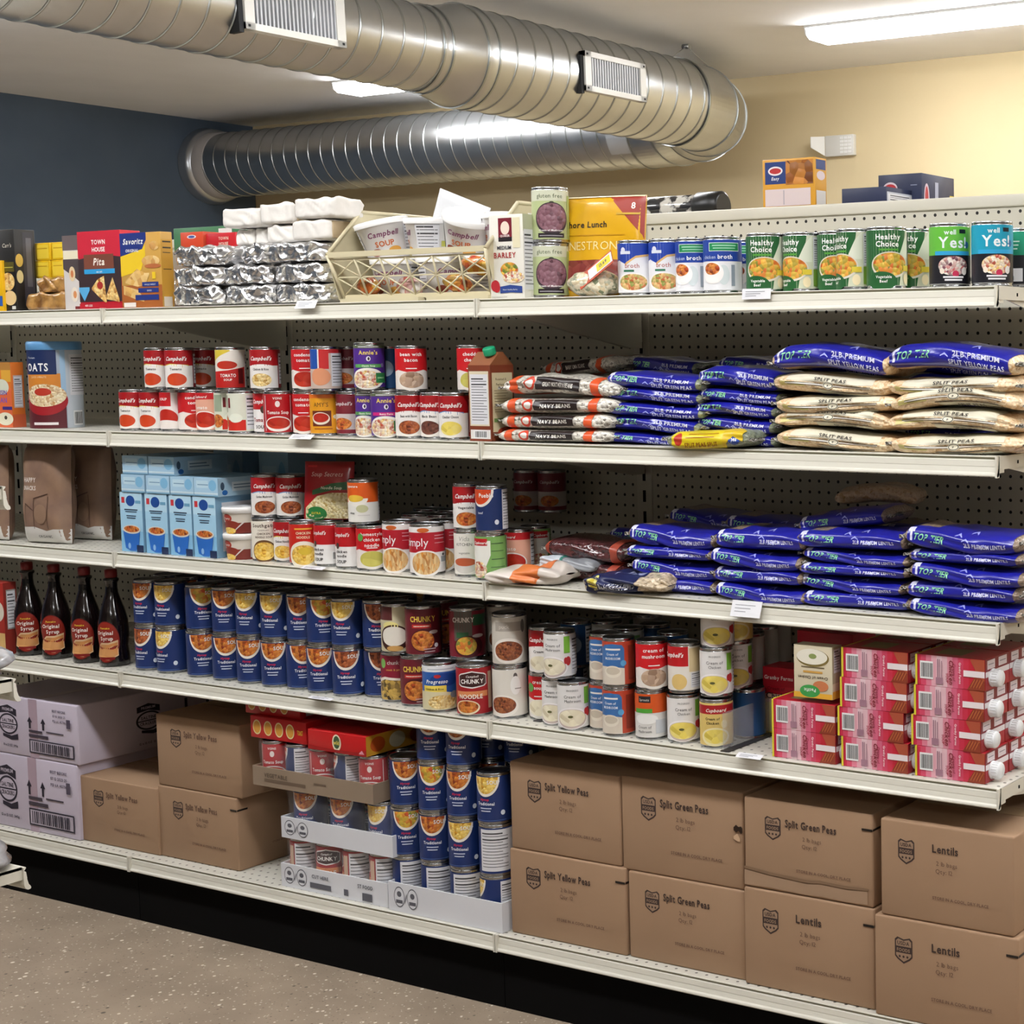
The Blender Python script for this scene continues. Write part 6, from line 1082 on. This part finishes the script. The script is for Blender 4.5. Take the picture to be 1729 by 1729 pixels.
# red soup cartons lying on their side
CW, CD, CH = .145, .095, .0566
def carton_proto():
    root = empty('soup_carton'); w, d, h = CW, CD, CH
    mb = MB(); red = mat('#c01c30', .3, coat=.3); mb.box(-w/2, w/2, -d/2, d/2, 0, h, red, .0015); fs = faces(w, d, h)
    grad = ['#c82a48', '#cf4a66', '#d87c90', '#dfa6b2', '#e2c4ca', '#dcb4bc', '#d78c9c', '#cf6480', '#c84460', '#c43048', '#c02438', '#be1c30', '#be1c30']
    n = len(grad); ops = [('R', g, -.5+i/n, -.5+(i+1)/n, 0, 1) for i, g in enumerate(grad)]
    ops += [('R', '#d8c83c', -.5, -.47, 0, 1), ('Z', '#2c2c30', -.43, -.24, .22, .8), ('R', '#9a7080', -.18, -.165, .3, .9), ('R', '#9a7080', -.15, -.14, .2, .9), ('R', '#9a7080', -.12, -.11, .25, .85), ('R', '#a07888', -.2, -.1, .08, .3)]
    ops += [T('#7c1020', 'Cream of', .045, .5, .14, rot=-1), T('#7c1020', 'Chicken', -.005, .5, .22, bold=1, rot=-1, shear=.2), T('#a02038', 'SOUP', -.05, .3, .12, rot=-1, bold=1), T('#f0d8dc', 'Granby Farms', .135, .5, .11, bold=1, rot=-1), ('P', '#8c3c28', [(.25, .0, .0), (.38, 0, .5), (.5, 0, .9)]), ('P', '#a85038', [(.3, .95, 1), (.4, .5, 1), (.5, .3, 1)]), ('R', '#e8dee0', .2, .5, .42, .62)]
    for k in range(4): ops.append(('P', '#b86a3c', [(.3+.04*k, .05, .1), (.36+.04*k, .32, .38)])); 
    draw(mb, fs['front'][0], ops, w, h, .0002)
    draw(mb, fs['right'][0], [('R', '#a42c34', -.5, .5, 0, 1), ('R', '#7c1c24', -.5, .5, .6, 1), ('R', '#d8ccd0', -.42, -.1, .66, .95), ('R', '#d8ccd0', .05, .4, .66, .95), ('R', '#8a8088', -.38, -.15, .8, .83), ('R', '#8a8088', .1, .36, .8, .83), ('R', '#e4dcde', -.5, .5, .42, .6), ('R', '#9c4434', -.05, .3, .0, .38)], d, h, .0002)
    draw(mb, fs['top'][0], [('R', '#8a7c4c', -.3, .1, .2, .8), ('R', '#d8c83c', -.5, -.47, 0, 1)], w, d, .0002)
    kid(root, mb.obj('carton_body', root))
    mb = MB(); wh = mat('#e6e8ea', .25)
    pr = [(.0001, 0), (.0165, 0), (.017, .002), (.0165, .004), (.0155, .0045), (.0155, .017), (.0135, .0195), (0, .0195)]
    mb.grid(lambda u, v: (lambda q: (w/2+q[1], -.02-q[0]*math.cos(2*PI*u), h*.36+q[0]*math.sin(2*PI*u)))(pr[round(v*7)]), 28, 7, wh, True, True, True)
    for k in range(20):
        a = 2*PI*k/20; cy, cz = -.02+math.cos(a)*.0155, h*.36+math.sin(a)*.0155; mb.box(w/2+.005, w/2+.016, cy-.0006, cy+.0006, cz-.0006, cz+.0006, wh)
    kid(root, mb.obj('screw_cap', root)); return root
cp = carton_proto(); first = True
for c, (pr_, ny, nl) in enumerate(((1411, 1, 2), (1531, 2, 4), (1661, 2, 4))):
    for j in range(nl):
        for k in range(ny):
            r_ = cp if first else copy_tree(cp); first = False; yf = .012+k*(CD+.004)
            x1 = X(pr_+(2, -4, 1, 4)[j]*(1 if c else 0), yf, TOP['D']+.06) if k == 0 else x1p; x1p = x1
            r_.location = (x1-CW/2, yf+CD/2, TOP['D']+.0006+j*(CH+.0006)); r_.rotation_euler = (0, 0, .01*math.sin(j*3+c))
            tag(r_, 'red soup carton lying on its side, %s column, %s layer%s' % (('left', 'middle', 'right')[c], (('lower', 'upper') if nl == 2 else ('bottom', 'second', 'third', 'top'))[j], '' if k == 0 else ', rear file'), 'carton', 'red soup cartons on the fourth shelf')
pbox('soup_box', 'D', 0, 1289, 1345, 1349, 1131, .17, '#c41c30', 'red and white cream of chicken box standing behind the cartons', 'box', None, {'front': [('R', '#e8c8b0', -.5, .5, .45, .6), ('R', '#e0d898', -.5, .5, 0, .47), ('R', '#b81c2c', -.5, .5, .72, 1), T('#f4e8e4', 'Granby Farms', -.02, .82, .08, bold=1, maxw=.9), T('#7c1420', 'Cream of', -.1, .66, .07, bold=1), T('#3a2c2c', 'Chicken', 0, .53, .13, bold=1, maxw=.9), ('R', '#d8c83c', -.5, .5, 0, .03), ('R', '#b88a4c', -.1, .4, .3, .4)]}, depth=.06)
pbox('soup_box', 'D', .125, 1346, 1440, 1440, 1063, .17, '#b42038', 'red carton lying far back above the small beige box', 'box', None, {'front': [('R', '#d8a0a8', -.4, .1, .1, .7), ('Z', '#4a3034', -.42, -.2, .1, .5)]}, depth=.09, h=.095)
tb_ = pbox('broth_box', 'D', .124, 1340, 1405, 1421, 1094, .012, '#d6cbaf', 'small beige cream of chicken box standing upside down on red cartons', 'box', None,
     {'front': [('E', '#7c6c3c', 0, .77, .42, .17), ('E', '#e8e4d4', -.02, .79, .4, .15), ('E', '#8a9a5c', 0, .8, .1, .05), ('R', '#6a5c40', -.3, .3, .58, .6), ('R', '#c89a4c', -.25, .25, .48, .52), ('T', '#4a3c2c', 'Cream of Chicken', 0, .42, .08, {'rot': 2, 'bold': 1, 'maxw': .8}), ('E', '#c87a50', .2, .24, .2, .1), ('R', '#e0a838', -.5, .5, 0, .1), ('E', '#3f9a4c', -.08, .13, .26, .12), ('T', '#f0f4ec', 'Pacific', -.08, .18, .09, {'rot': 2, 'bold': 1, 'maxw': .36})], 'right': [('R', '#b0a68a', -.5, .5, .3, 1), ('N', -.35, .3, .5, .95), ('R', '#d8a038', -.5, .5, 0, .15)]})

# ------------------------------------------------------------------ bottom deck
kraft = noisy('corrugated_cardboard', '#997a5e', '#a08165', 3, .75); ink = mat('#3c2c26', .8); ink2 = mat('#6e5242', .8); kr2 = mat('#997d65', .75)
def usda(u, v, s=1, asp=1.0):
    P_ = lambda k, c: ('P', c, [(u-.05*s*k, v-.07*s*k*asp, v+.095*s*k*asp), (u-.035*s*k, v-.1*s*k*asp, v+.12*s*k*asp), (u, v-.14*s*k*asp, v+.1*s*k*asp), (u+.035*s*k, v-.1*s*k*asp, v+.12*s*k*asp), (u+.05*s*k, v-.07*s*k*asp, v+.095*s*k*asp)])
    return [P_(1, ink), P_(.86, kr2), ('R', ink, u-.047*s, u+.047*s, v-.035*s*asp, v+.03*s*asp), ('T', ink, 'USDA', u, v+.045*s*asp, .05*s*asp, {'bold': 1, 'maxw': .07*s}), ('T', kr2, 'FOODS', u, v-.02*s*asp, .045*s*asp, {'bold': 1, 'maxw': .075*s})]+[('E', ink, u+q*.022*s, v-.07*s*asp, .006*s, .012*s*asp) for q in (-1, 0, 1)]
def case_ops(word, dx=0, faint=False, mark=False):
    c = ink2 if faint else ink; a = .76
    o = usda(-.24+dx, .70, 1.25, .8)+[T(c, word, .0 if len(word) > 8 else -.03, .72, .115, bold=1, al='l') if 0 else T(c, word, .06+dx, .73, .115, bold=1, maxw=.4 if len(word) > 8 else .2), T(ink2, '2 lb bags', .07+dx, .60, .065, maxw=.17), T(ink2, 'Qty: 12', .05+dx, .52, .065, maxw=.13), T(ink2, 'STORE IN A COOL, DRY PLACE', .14+dx*.5, .25, .045, bold=1, maxw=.42)]
    if mark: o.append(('R', '#1a1412', .42, .5, .82, .845))
    return o
def case(name, pL, pC, yf, z, h, word, label, depth=.3, rz=0, dx=0, mark=False, faint=False, hole=False, group='cardboard cases on the bottom deck', extra=None):
    x0, x1 = X(pL, yf, z+h/2), X(pC, yf, z+h/2); w = x1-x0; d = depth
    mb = MB(); rr = random.Random(int(pL)); mb.box(-w/2, w/2, -d/2, d/2, 0, h, kraft, .004); fs = faces(w, d, h)
    draw(mb, fs['front'][0], case_ops(word, dx, faint, mark)+(extra or []), w, h, .0003)
    draw(mb, fs['right'][0], ([('R', '#1a1412', -.5, -.4, .82, .845)] if mark else [])+[T(ink2, 'Split Peas', .1, .72, .07, maxw=.3), T(ink2, 'STORE IN A COOL, DRY PLACE', .0, .25, .04, maxw=.45)], d, h, .0003)
    # top flaps meeting in a taped seam
    draw(mb, fs['top'][0], [('R', '#5c4433', -.5, .5, .496, .504)], w, d, .0003)
    if hole:
        draw(mb, fs['front'][0], [('P', '#2c1c14', [(.43, .61, .64), (.45, .59, .67), (.47, .61, .65), (.49, .58, .66), (.5, .6, .64)]), ('P', '#c8a888', [(.43, .52, .55), (.46, .5, .58), (.48, .5, .53)])], w, h, .0025)
    o = mb.obj(name); o.location = ((x0+x1)/2, yf+d/2, z); o.rotation_euler = (0, 0, rz); tag(o, label, 'cardboard box', group)
    mb = MB(); mb.box(-w/2+.002, w/2-.002, -.024, .024, h+.0003, h+.0008, mat('#a68a6a', .25)); mb.obj('packing_tape', o)
    return o
zE = TOP['E']+.0006
HB_ = .172
def zt(py, px, yf): return Z(py, X(px, yf, .3), yf)
CS = [(862, 1047, 'Split Yellow Peas', (1285, 1432, 1567), 'leftmost column', True), (1050, 1255, 'Split Green Peas', (1310, 1468, 1610), 'second column', False), (1257, 1474, 'Lentils', (1345, 1497, 1650), 'third column', True), (1487, 1712, 'Lentils', (1382, 1545, 1712), 'rightmost column', True)]
for i, (a, b_, word, (t_, m_, bt), where, mk) in enumerate(CS):
    yf = (.02, .022, .012, -.002)[i]; h0 = zt(m_, a, yf)-zE; h1 = zt(t_, a, yf)-zE-h0-.001
    case('cardboard_case', a+(0, 12, 0, -10)[i], b_+(10, 4, 3, 8)[i], yf, zE, h0, word, 'brown %s case, bottom one of the %s' % (word.lower(), where), mark=mk, dx=-.05)
    case('cardboard_case', a, b_, yf+.004, zE+h0+.001, h1, (word if i != 2 else 'Split Green Peas'), 'brown %s case, upper one of the %s' % ((word if i != 2 else 'Split Green Peas').lower(), where), dx=-.03 if i != 3 else -.06, mark=(i == 2), hole=(i == 1),
         extra=([('P', '#7f654e', [(-.5, .2, .23), (-.3, .17, .2), (0, .15, .18), (.1, .17, .2), (.3, .16, .19), (.47, .18, .2)]), ('P', '#a0846b', [(-.5, .02, .19), (-.3, .03, .16), (0, .02, .14), (.1, .03, .16), (.3, .02, .15), (.46, .03, .17)])] if i == 2 else None))
yf = .035; hL = .172
h0 = zt(1325, 267, yf)-zE
case('cardboard_case', 268, 402, yf, zE, h0, 'Split Yellow Peas', 'brown split yellow pea case under the other one, left part of bottom deck', mark=True, faint=True)
case('cardboard_case', 265, 406, yf+.002, zE+h0+.001, zt(1205, 265, yf)-zE-h0, 'Split Yellow Peas', 'brown split yellow pea case stacked on another, left part of bottom deck', faint=True, dx=-.02)
case('cardboard_case', 134, 267, yf-.005, zE, zt(1307, 135, yf)-zE, 'Split Yellow Peas', 'brown split yellow pea case standing alone beside the white cracker cases', faint=True)
# white cracker cases
m_lav = noisy('white_cardboard', '#bdb3c2', '#c6bccb', 3, .7); bk_ = mat('#221c2c', .7)
def saltine(z, h, pR, label):
    yf = .02; x0, x1 = X(-30, yf, z+.1), X(pR, yf, z+.1); w = x1-x0; d = .42
    mb = MB(); mb.box(-w/2, w/2, -d/2, d/2, 0, h, m_lav, .004); fs = faces(w, d, h)
    seal = lambda u, v, s, c=bk_, g=m_lav: [('P', c, [(u-.09*s, v+.17*s, v+.28*s), (u, v+.2*s, v+.33*s), (u+.09*s, v+.14*s, v+.26*s)]), ('T', g, 'PREMIUM', u, v+.225*s, .07*s, {'bold': 1, 'maxw': .13*s}), ('E', c, u, v, .1*s, .18*s), ('E', g, u, v, .085*s, .15*s), ('R', c, u-.085*s, u+.085*s, v-.01*s, v+.01*s),
           ('T', c, 'SALTINE', u, v+.03*s, .08*s, {'bold': 1, 'maxw': .13*s}), ('T', c, 'CRACKERS', u, v-.08*s, .08*s, {'bold': 1, 'maxw': .14*s}), ('P', c, [(u-.06*s, v-.22*s, v-.17*s), (u+.03*s, v-.27*s, v-.2*s), (u+.1*s, v-.25*s, v-.15*s)])]
    draw(mb, fs['front'][0], [('R', '#b09aa8', .0, .09, 0, 1)]+seal(-.22, .52, 1.0)+[T(bk_, '12 x 12 OZ (340g)', -.2, .14, .05, bold=1, maxw=.25)]+
         [q for k in range(2) for q in (('R', bk_, .0+.14*k, .02+.14*k, .5, .62), ('P', bk_, [(-.015+.14*k, .61, .61), (.01+.14*k, .61, .7), (.035+.14*k, .61, .61)]))]+
         [T('#50485c', t_, .32, .84-.085*k, .055, bold=1, maxw=.18) for k, t_ in enumerate(('BEST BEFORE', '07 12 2023 25', 'P51 6A 40796'))]+[('R', '#3c3444', .0, .14, .44, .48), ('R', '#3c3444', .18, .36, .47, .49), ('R', '#3c3444', 0, .2, .36, .41), ('R', bk_, .0, .46, .09, .32), ('R', '#b8aebc', .012, .448, .11, .30)]+[('R', bk_, .03+.021*k, .03+.021*k+.008+.003*(k % 3), .125, .285) for k in range(19)]+[('R', '#50485c', .4, .44, .6, .75)], w, h, .0003)
    draw(mb, fs['right'][0], seal(-.02, .5, .9)+[T(bk_, '12 x 12 OZ (12 x 340g)', .0, .1, .05, bold=1, maxw=.5), ('R', bk_, .24, .26, .5, .75), ('R', bk_, .4, .42, .5, .75), ('R', bk_, .25, .48, .1, .35)], d, h, .0003)
    o = mb.obj('cracker_case'); o.location = ((x0+x1)/2, yf+d/2, z); tag(o, label, 'cardboard box', 'white saltine cracker cases')
    mb = MB(); mb.box(w*.005, w*.085, -d/2+.01, d/2-.01, h+.0003, h+.0008, mat('#b3a2ae', .3)); mb.obj('packing_tape', o)
hh = zt(1293, 132, .02)-zE
saltine(zE, hh, 132, 'white saltine cracker case, lower of two at bottom left'); saltine(zE+hh+.001, zt(1192, 130, .02)-zE-hh, 131, 'white saltine cracker case, upper of two at bottom left')

# trays of cans, red cracker boxes
def tray(name, pL, pC, yf, d, z, h, m, ops, label, wall=.003, group='can trays on the bottom deck'):
    x0, x1 = X(pL, yf, z+h/2), X(pC, yf, z+h/2); w = x1-x0; rt = empty(name, ((x0+x1)/2, yf+d/2, z)); tag(rt, label, 'tray', group)
    mb = MB(); mb.box(-w/2, w/2, -d/2, d/2, 0, .003, m); mb.box(-w/2, w/2, -d/2, -d/2+wall, .003, h, m); mb.box(-w/2, w/2, d/2-wall, d/2, .003, h, m); mb.box(-w/2, -w/2+wall, -d/2+wall, d/2-wall, .003, h, m); mb.box(w/2-wall, w/2, -d/2+wall, d/2-wall, .003, h, m)
    draw(mb, lambda u, v, o: (u, -d/2-o, v), ops, w, h, .0004); kid(rt, mb.obj('tray_walls', rt)); return rt, x0, x1
m_wt = noisy('white_tray_board', '#cfd0d6', '#d8d9de', 3, .7); gk = mat('#5a5a62', .8)
rings = lambda u0: [q for s in (0, 1) for q in (('E', gk, u0+s*.12, .52, .048, .36), ('E', m_wt, u0+s*.12, .52, .043, .32), ('E', gk, u0+s*.12, .62, .02, .1), ('R', gk, u0-.03+s*.12, u0+.03+s*.12, .3, .42))]+[('P', gk, [(u0+.05, .3, .4), (u0+.07, .6, .7)])]
R_, x0, x1 = tray('can_tray', 475, 655, .01, .26, zE, .056, m_wt, rings(-.42)+[T(gk, 'CUT HERE', -.12, .62, .2, bold=1, maxw=.2), ('R', gk, -.22, -.02, .2, .42), T(gk, 'ST FOOD', .3, .6, .22, bold=1, maxw=.14), ('R', gk, .1, .14, .15, .42), ('R', gk, .27, .36, .1, .42)], 'white cardboard tray with printed words, bottom left of the can trays')
for j in range(4):
    for k in range(2):
        can('chnk' if j != 1 else 'greenl' if 0 else ('chnk'), (x0+.041+j*(x1-x0-.088)/3, .052+k*.085, zE+.004), math.radians((-75, 25, -68, -70)[j]), 'red can in the lowest white tray, %s from left, %s row' % (nm[j], ('front', 'rear')[k]), 'cans in the lowest white tray')
m_film = bpy.data.materials.new('shrink_film'); m_film.use_nodes = True; N, L, b = nodes(m_film)
b.inputs['Base Color'].default_value = (.9, .9, .92, 1); b.inputs['Roughness'].default_value = .12; b.inputs['Alpha'].default_value = .07; b.inputs['Coat Weight'].default_value = 1; b.inputs['Coat Roughness'].default_value = .08
t = N.new('ShaderNodeTexCoord'); n_ = N.new('ShaderNodeTexNoise'); n_.inputs['Scale'].default_value = 22; n_.inputs['Detail'].default_value = 4; L.new(t.outputs['Object'], n_.inputs[0]); bp = N.new('ShaderNodeBump'); bp.inputs['Strength'].default_value = 1; bp.inputs['Distance'].default_value = .012; L.new(n_.outputs[0], bp.inputs['Height']); L.new(bp.outputs[0], b.inputs['Normal'])
def film(rt, w, d, z0, z1, seed=0):
    mb = MB(); rr = random.Random(seed); ks = [(rr.uniform(30, 80), rr.uniform(40, 90), rr.uniform(0, 6)) for _ in range(5)]
    def f(u, v):
        a = 2*PI*u; c, s = math.cos(a), math.sin(a); k = 12; q = (abs(c)**k+abs(s)**k)**(-1/k); x, y = c*q*w/2, s*q*d/2
        n_ = sum(math.sin(g[0]*(x+y)+g[1]*v*.1+g[2]) for g in ks)*.0006; return (x*(1+n_/w), y*(1+n_/d), z0+(z1-z0)*v+n_)
    mb.grid(f, 96, 6, m_film, True, True); kid(rt, mb.obj('shrink_film', rt))
film(R_, x1-x0-.004, .255, .05, .116)
zt2 = zE+.004+HB+.002
R2, x0, x1 = tray('can_tray', 475, 663, .008, .26, zt2, .05, m_wt, rings(-.42), 'white cardboard tray of navy cans stacked on the lowest tray')
for j in range(3):
    for k in range(2): can('blue_r' if j < 2 else 'blue_y', (x0+.05+j*.088*(x1-x0)/.26, .052+k*.085, zt2+.004), math.radians((25, 20, 5)[j]), 'navy can in the upper white tray, %s from left, %s row' % (nm[j], ('front', 'rear')[k]), 'navy cans in the upper white tray')
film(R2, x1-x0-.004, .255, .045, .114, 4)
zt3 = zt2+.004+HB+.001
m_kt = mat('#8d7a66', .8)
R3, x0, x1 = tray('can_tray', 427, 630, .0, .26, zt3, .046, m_kt, [T('#5c4c3e', 'VEGETABLE', -.3, .5, .3, bold=1, maxw=.3), ('R', '#6a5848', -.4, -.05, .25, .42), ('R', '#6a5848', .02, .12, .5, .6)], 'brown cardboard tray of wrapped cans on top of the white trays')
for j in range(5):
    for k in range(2):
        x_ = x0+.038+j*(x1-x0-.076)/4; can(('vans', 'bluv' if 0 else 'bluev', 'vans', 'bluev', 'vans')[j], (x_, .04+k*.08, zt3+.004), math.radians((30, -30, 40, -20, 30)[j]), 'wrapped can in the brown tray, %s from left, %s row' % (ORD[j+1], ('front', 'rear')[k]), 'wrapped cans in the brown tray')
film(R3, x1-x0-.004, .255, .04, .104, 7)
zt4 = zt3+.1075
ritz_f = [q for k in range(4) for q in (('E', '#e8d8a0', -.38+.2*k, .5, .075, .34), ('E', '#d89a3c', -.38+.2*k, .5, .06, .28))]+[T('#e8c840', 'TOAST', .4, .4, .3, bold=1, rot=0, maxw=.1)]
def rbox(pL, pC, yf, z, h, ops, label, depth=.17, right=None, name='cracker_box'):
    x0, x1 = X(pL, yf, z+h/2), X(pC, yf, z+h/2); return box_thing(name, x1-x0, depth, h, '#c0181c', ((x0+x1)/2, yf+depth/2, z), label, 'box', 'red cracker boxes on the bottom deck', {'front': ops, 'right': right or []})
rbox(423, 517, .02, zt4, .052, ritz_f, 'red cracker box with yellow crackers, lower left one')
rbox(414, 506, .035, zt4+.0525, .05, ritz_f, 'red cracker box with yellow crackers, shaded upper one', right=[('N', -.4, .4, .1, .9)])
rbox(520, 618, .0, zt4, .046, [('E', '#e8dcc0', .0, .5, .075, .42), ('E', '#3c5a3c', .0, .52, .055, .32), T('#e8d060', 'wild', 0, .4, .3, bold=1, maxw=.1), ('P', '#9c1418', [(-.5, 0, .25), (-.3, 0, .15), (.3, 0, .15), (.5, 0, .3)]), ('P', '#d890a0', [(.38, .1, .12), (.43, .1, .3), (.47, .1, .12)])], 'red cracker box with yellow side and round emblem, right one', .24, [('R', '#c8922c', -.5, .5, 0, 1), ('E', '#b8501c', -.36, .5, .09, .38), ('E', '#d8d0b0', -.12, .5, .1, .4), ('E', '#a82820', .14, .5, .1, .4), ('E', '#d0c8a0', .38, .5, .1, .4)])
# right white tray with four-high navy cans
R4, x0, x1 = tray('can_tray', 656, 848, .004, .28, zE, .066, m_wt, rings(-.4), 'white cardboard tray at the front under the navy can columns')
GN4 = 'navy cans stacked on the bottom deck'
colp = [(660, .02, ('blue_rb', 'blue_g', 'blue_r', None)), (708, .018, ('blue_rb', 'blue_r', 'blue_g', 'blue_r')), (757, .012, ('blue_rb', 'blue_y', 'blue_r', 'blue_r')), (808, .008, ('blue_y', 'blue_yb', 'blue_y', None))]
cs = ['first', 'second', 'third', 'fourth']; ls = ['lowest', 'second', 'third', 'topmost']
for i, (px, yf, ks) in enumerate(colp):
    r = KB; y = yf+r
    x = xc(px, r, y, zE+.25)
    for j, k in enumerate(ks):
        if k: can(k, (x+.0012*math.sin(j*4+i), y, zE+.004+j*(HB+.0008)), math.radians((42, 30, 20, 12)[i]+(35 if k.endswith('b') else 0)-(0 if not (i == 3 and j == 0) else 60)), 'navy soup can, %s layer, %s column beside the yellow pea cases' % (ls[j], cs[i]), GN4)
        if j < 4 and i < 4: can('blue_r', (x+.005, y+.08, zE+.004+j*(HB+.0008)), .3, 'navy soup can behind the %s column, %s layer' % (cs[i], ls[j]), GN4)

# ------------------------------------------------------------------ let touching cans stand side by side
CL = [(o, [c for c in KIDS.get(o.name, []) if c.name.startswith('tin_body')]) for o in bpy.data.objects if o.get('category') == 'can' and 'tray' not in o.get('group', '')]
CL = [(o, c[0].dimensions.x/2 or max(v.co.x for v in c[0].data.vertices), max(v.co.z for v in c[0].data.vertices)) for o, c in CL if c]
CL = [(o, max(v.co.x for v in [k for k in KIDS[o.name] if k.name.startswith('tin_body')][0].data.vertices), h) for o, _, h in CL]
for _ in range(40):
    moved = 0
    for i, (a, ra, ha) in enumerate(CL):
        for b_, rb, hb in CL[i+1:]:
            if abs(a.location.z-b_.location.z) > .095: continue
            dx, dy = b_.location.x-a.location.x, b_.location.y-a.location.y; d = math.hypot(dx, dy)
            if d < ra+rb-.0005:
                far = lambda q: (q.location.x-STN.x)**2+(q.location.y-STN.y)**2; f, r_ = (b_, rb) if far(b_) > far(a) else (a, ra); v = Vector((f.location.x-STN.x, f.location.y-STN.y)).normalized()
                st = min(.006, ra+rb-d+.0005)
                if f.location.y+r_+st*v.y < BY-.035: f.location.x += v.x*st; f.location.y += v.y*st; moved += 1
    if not moved: break
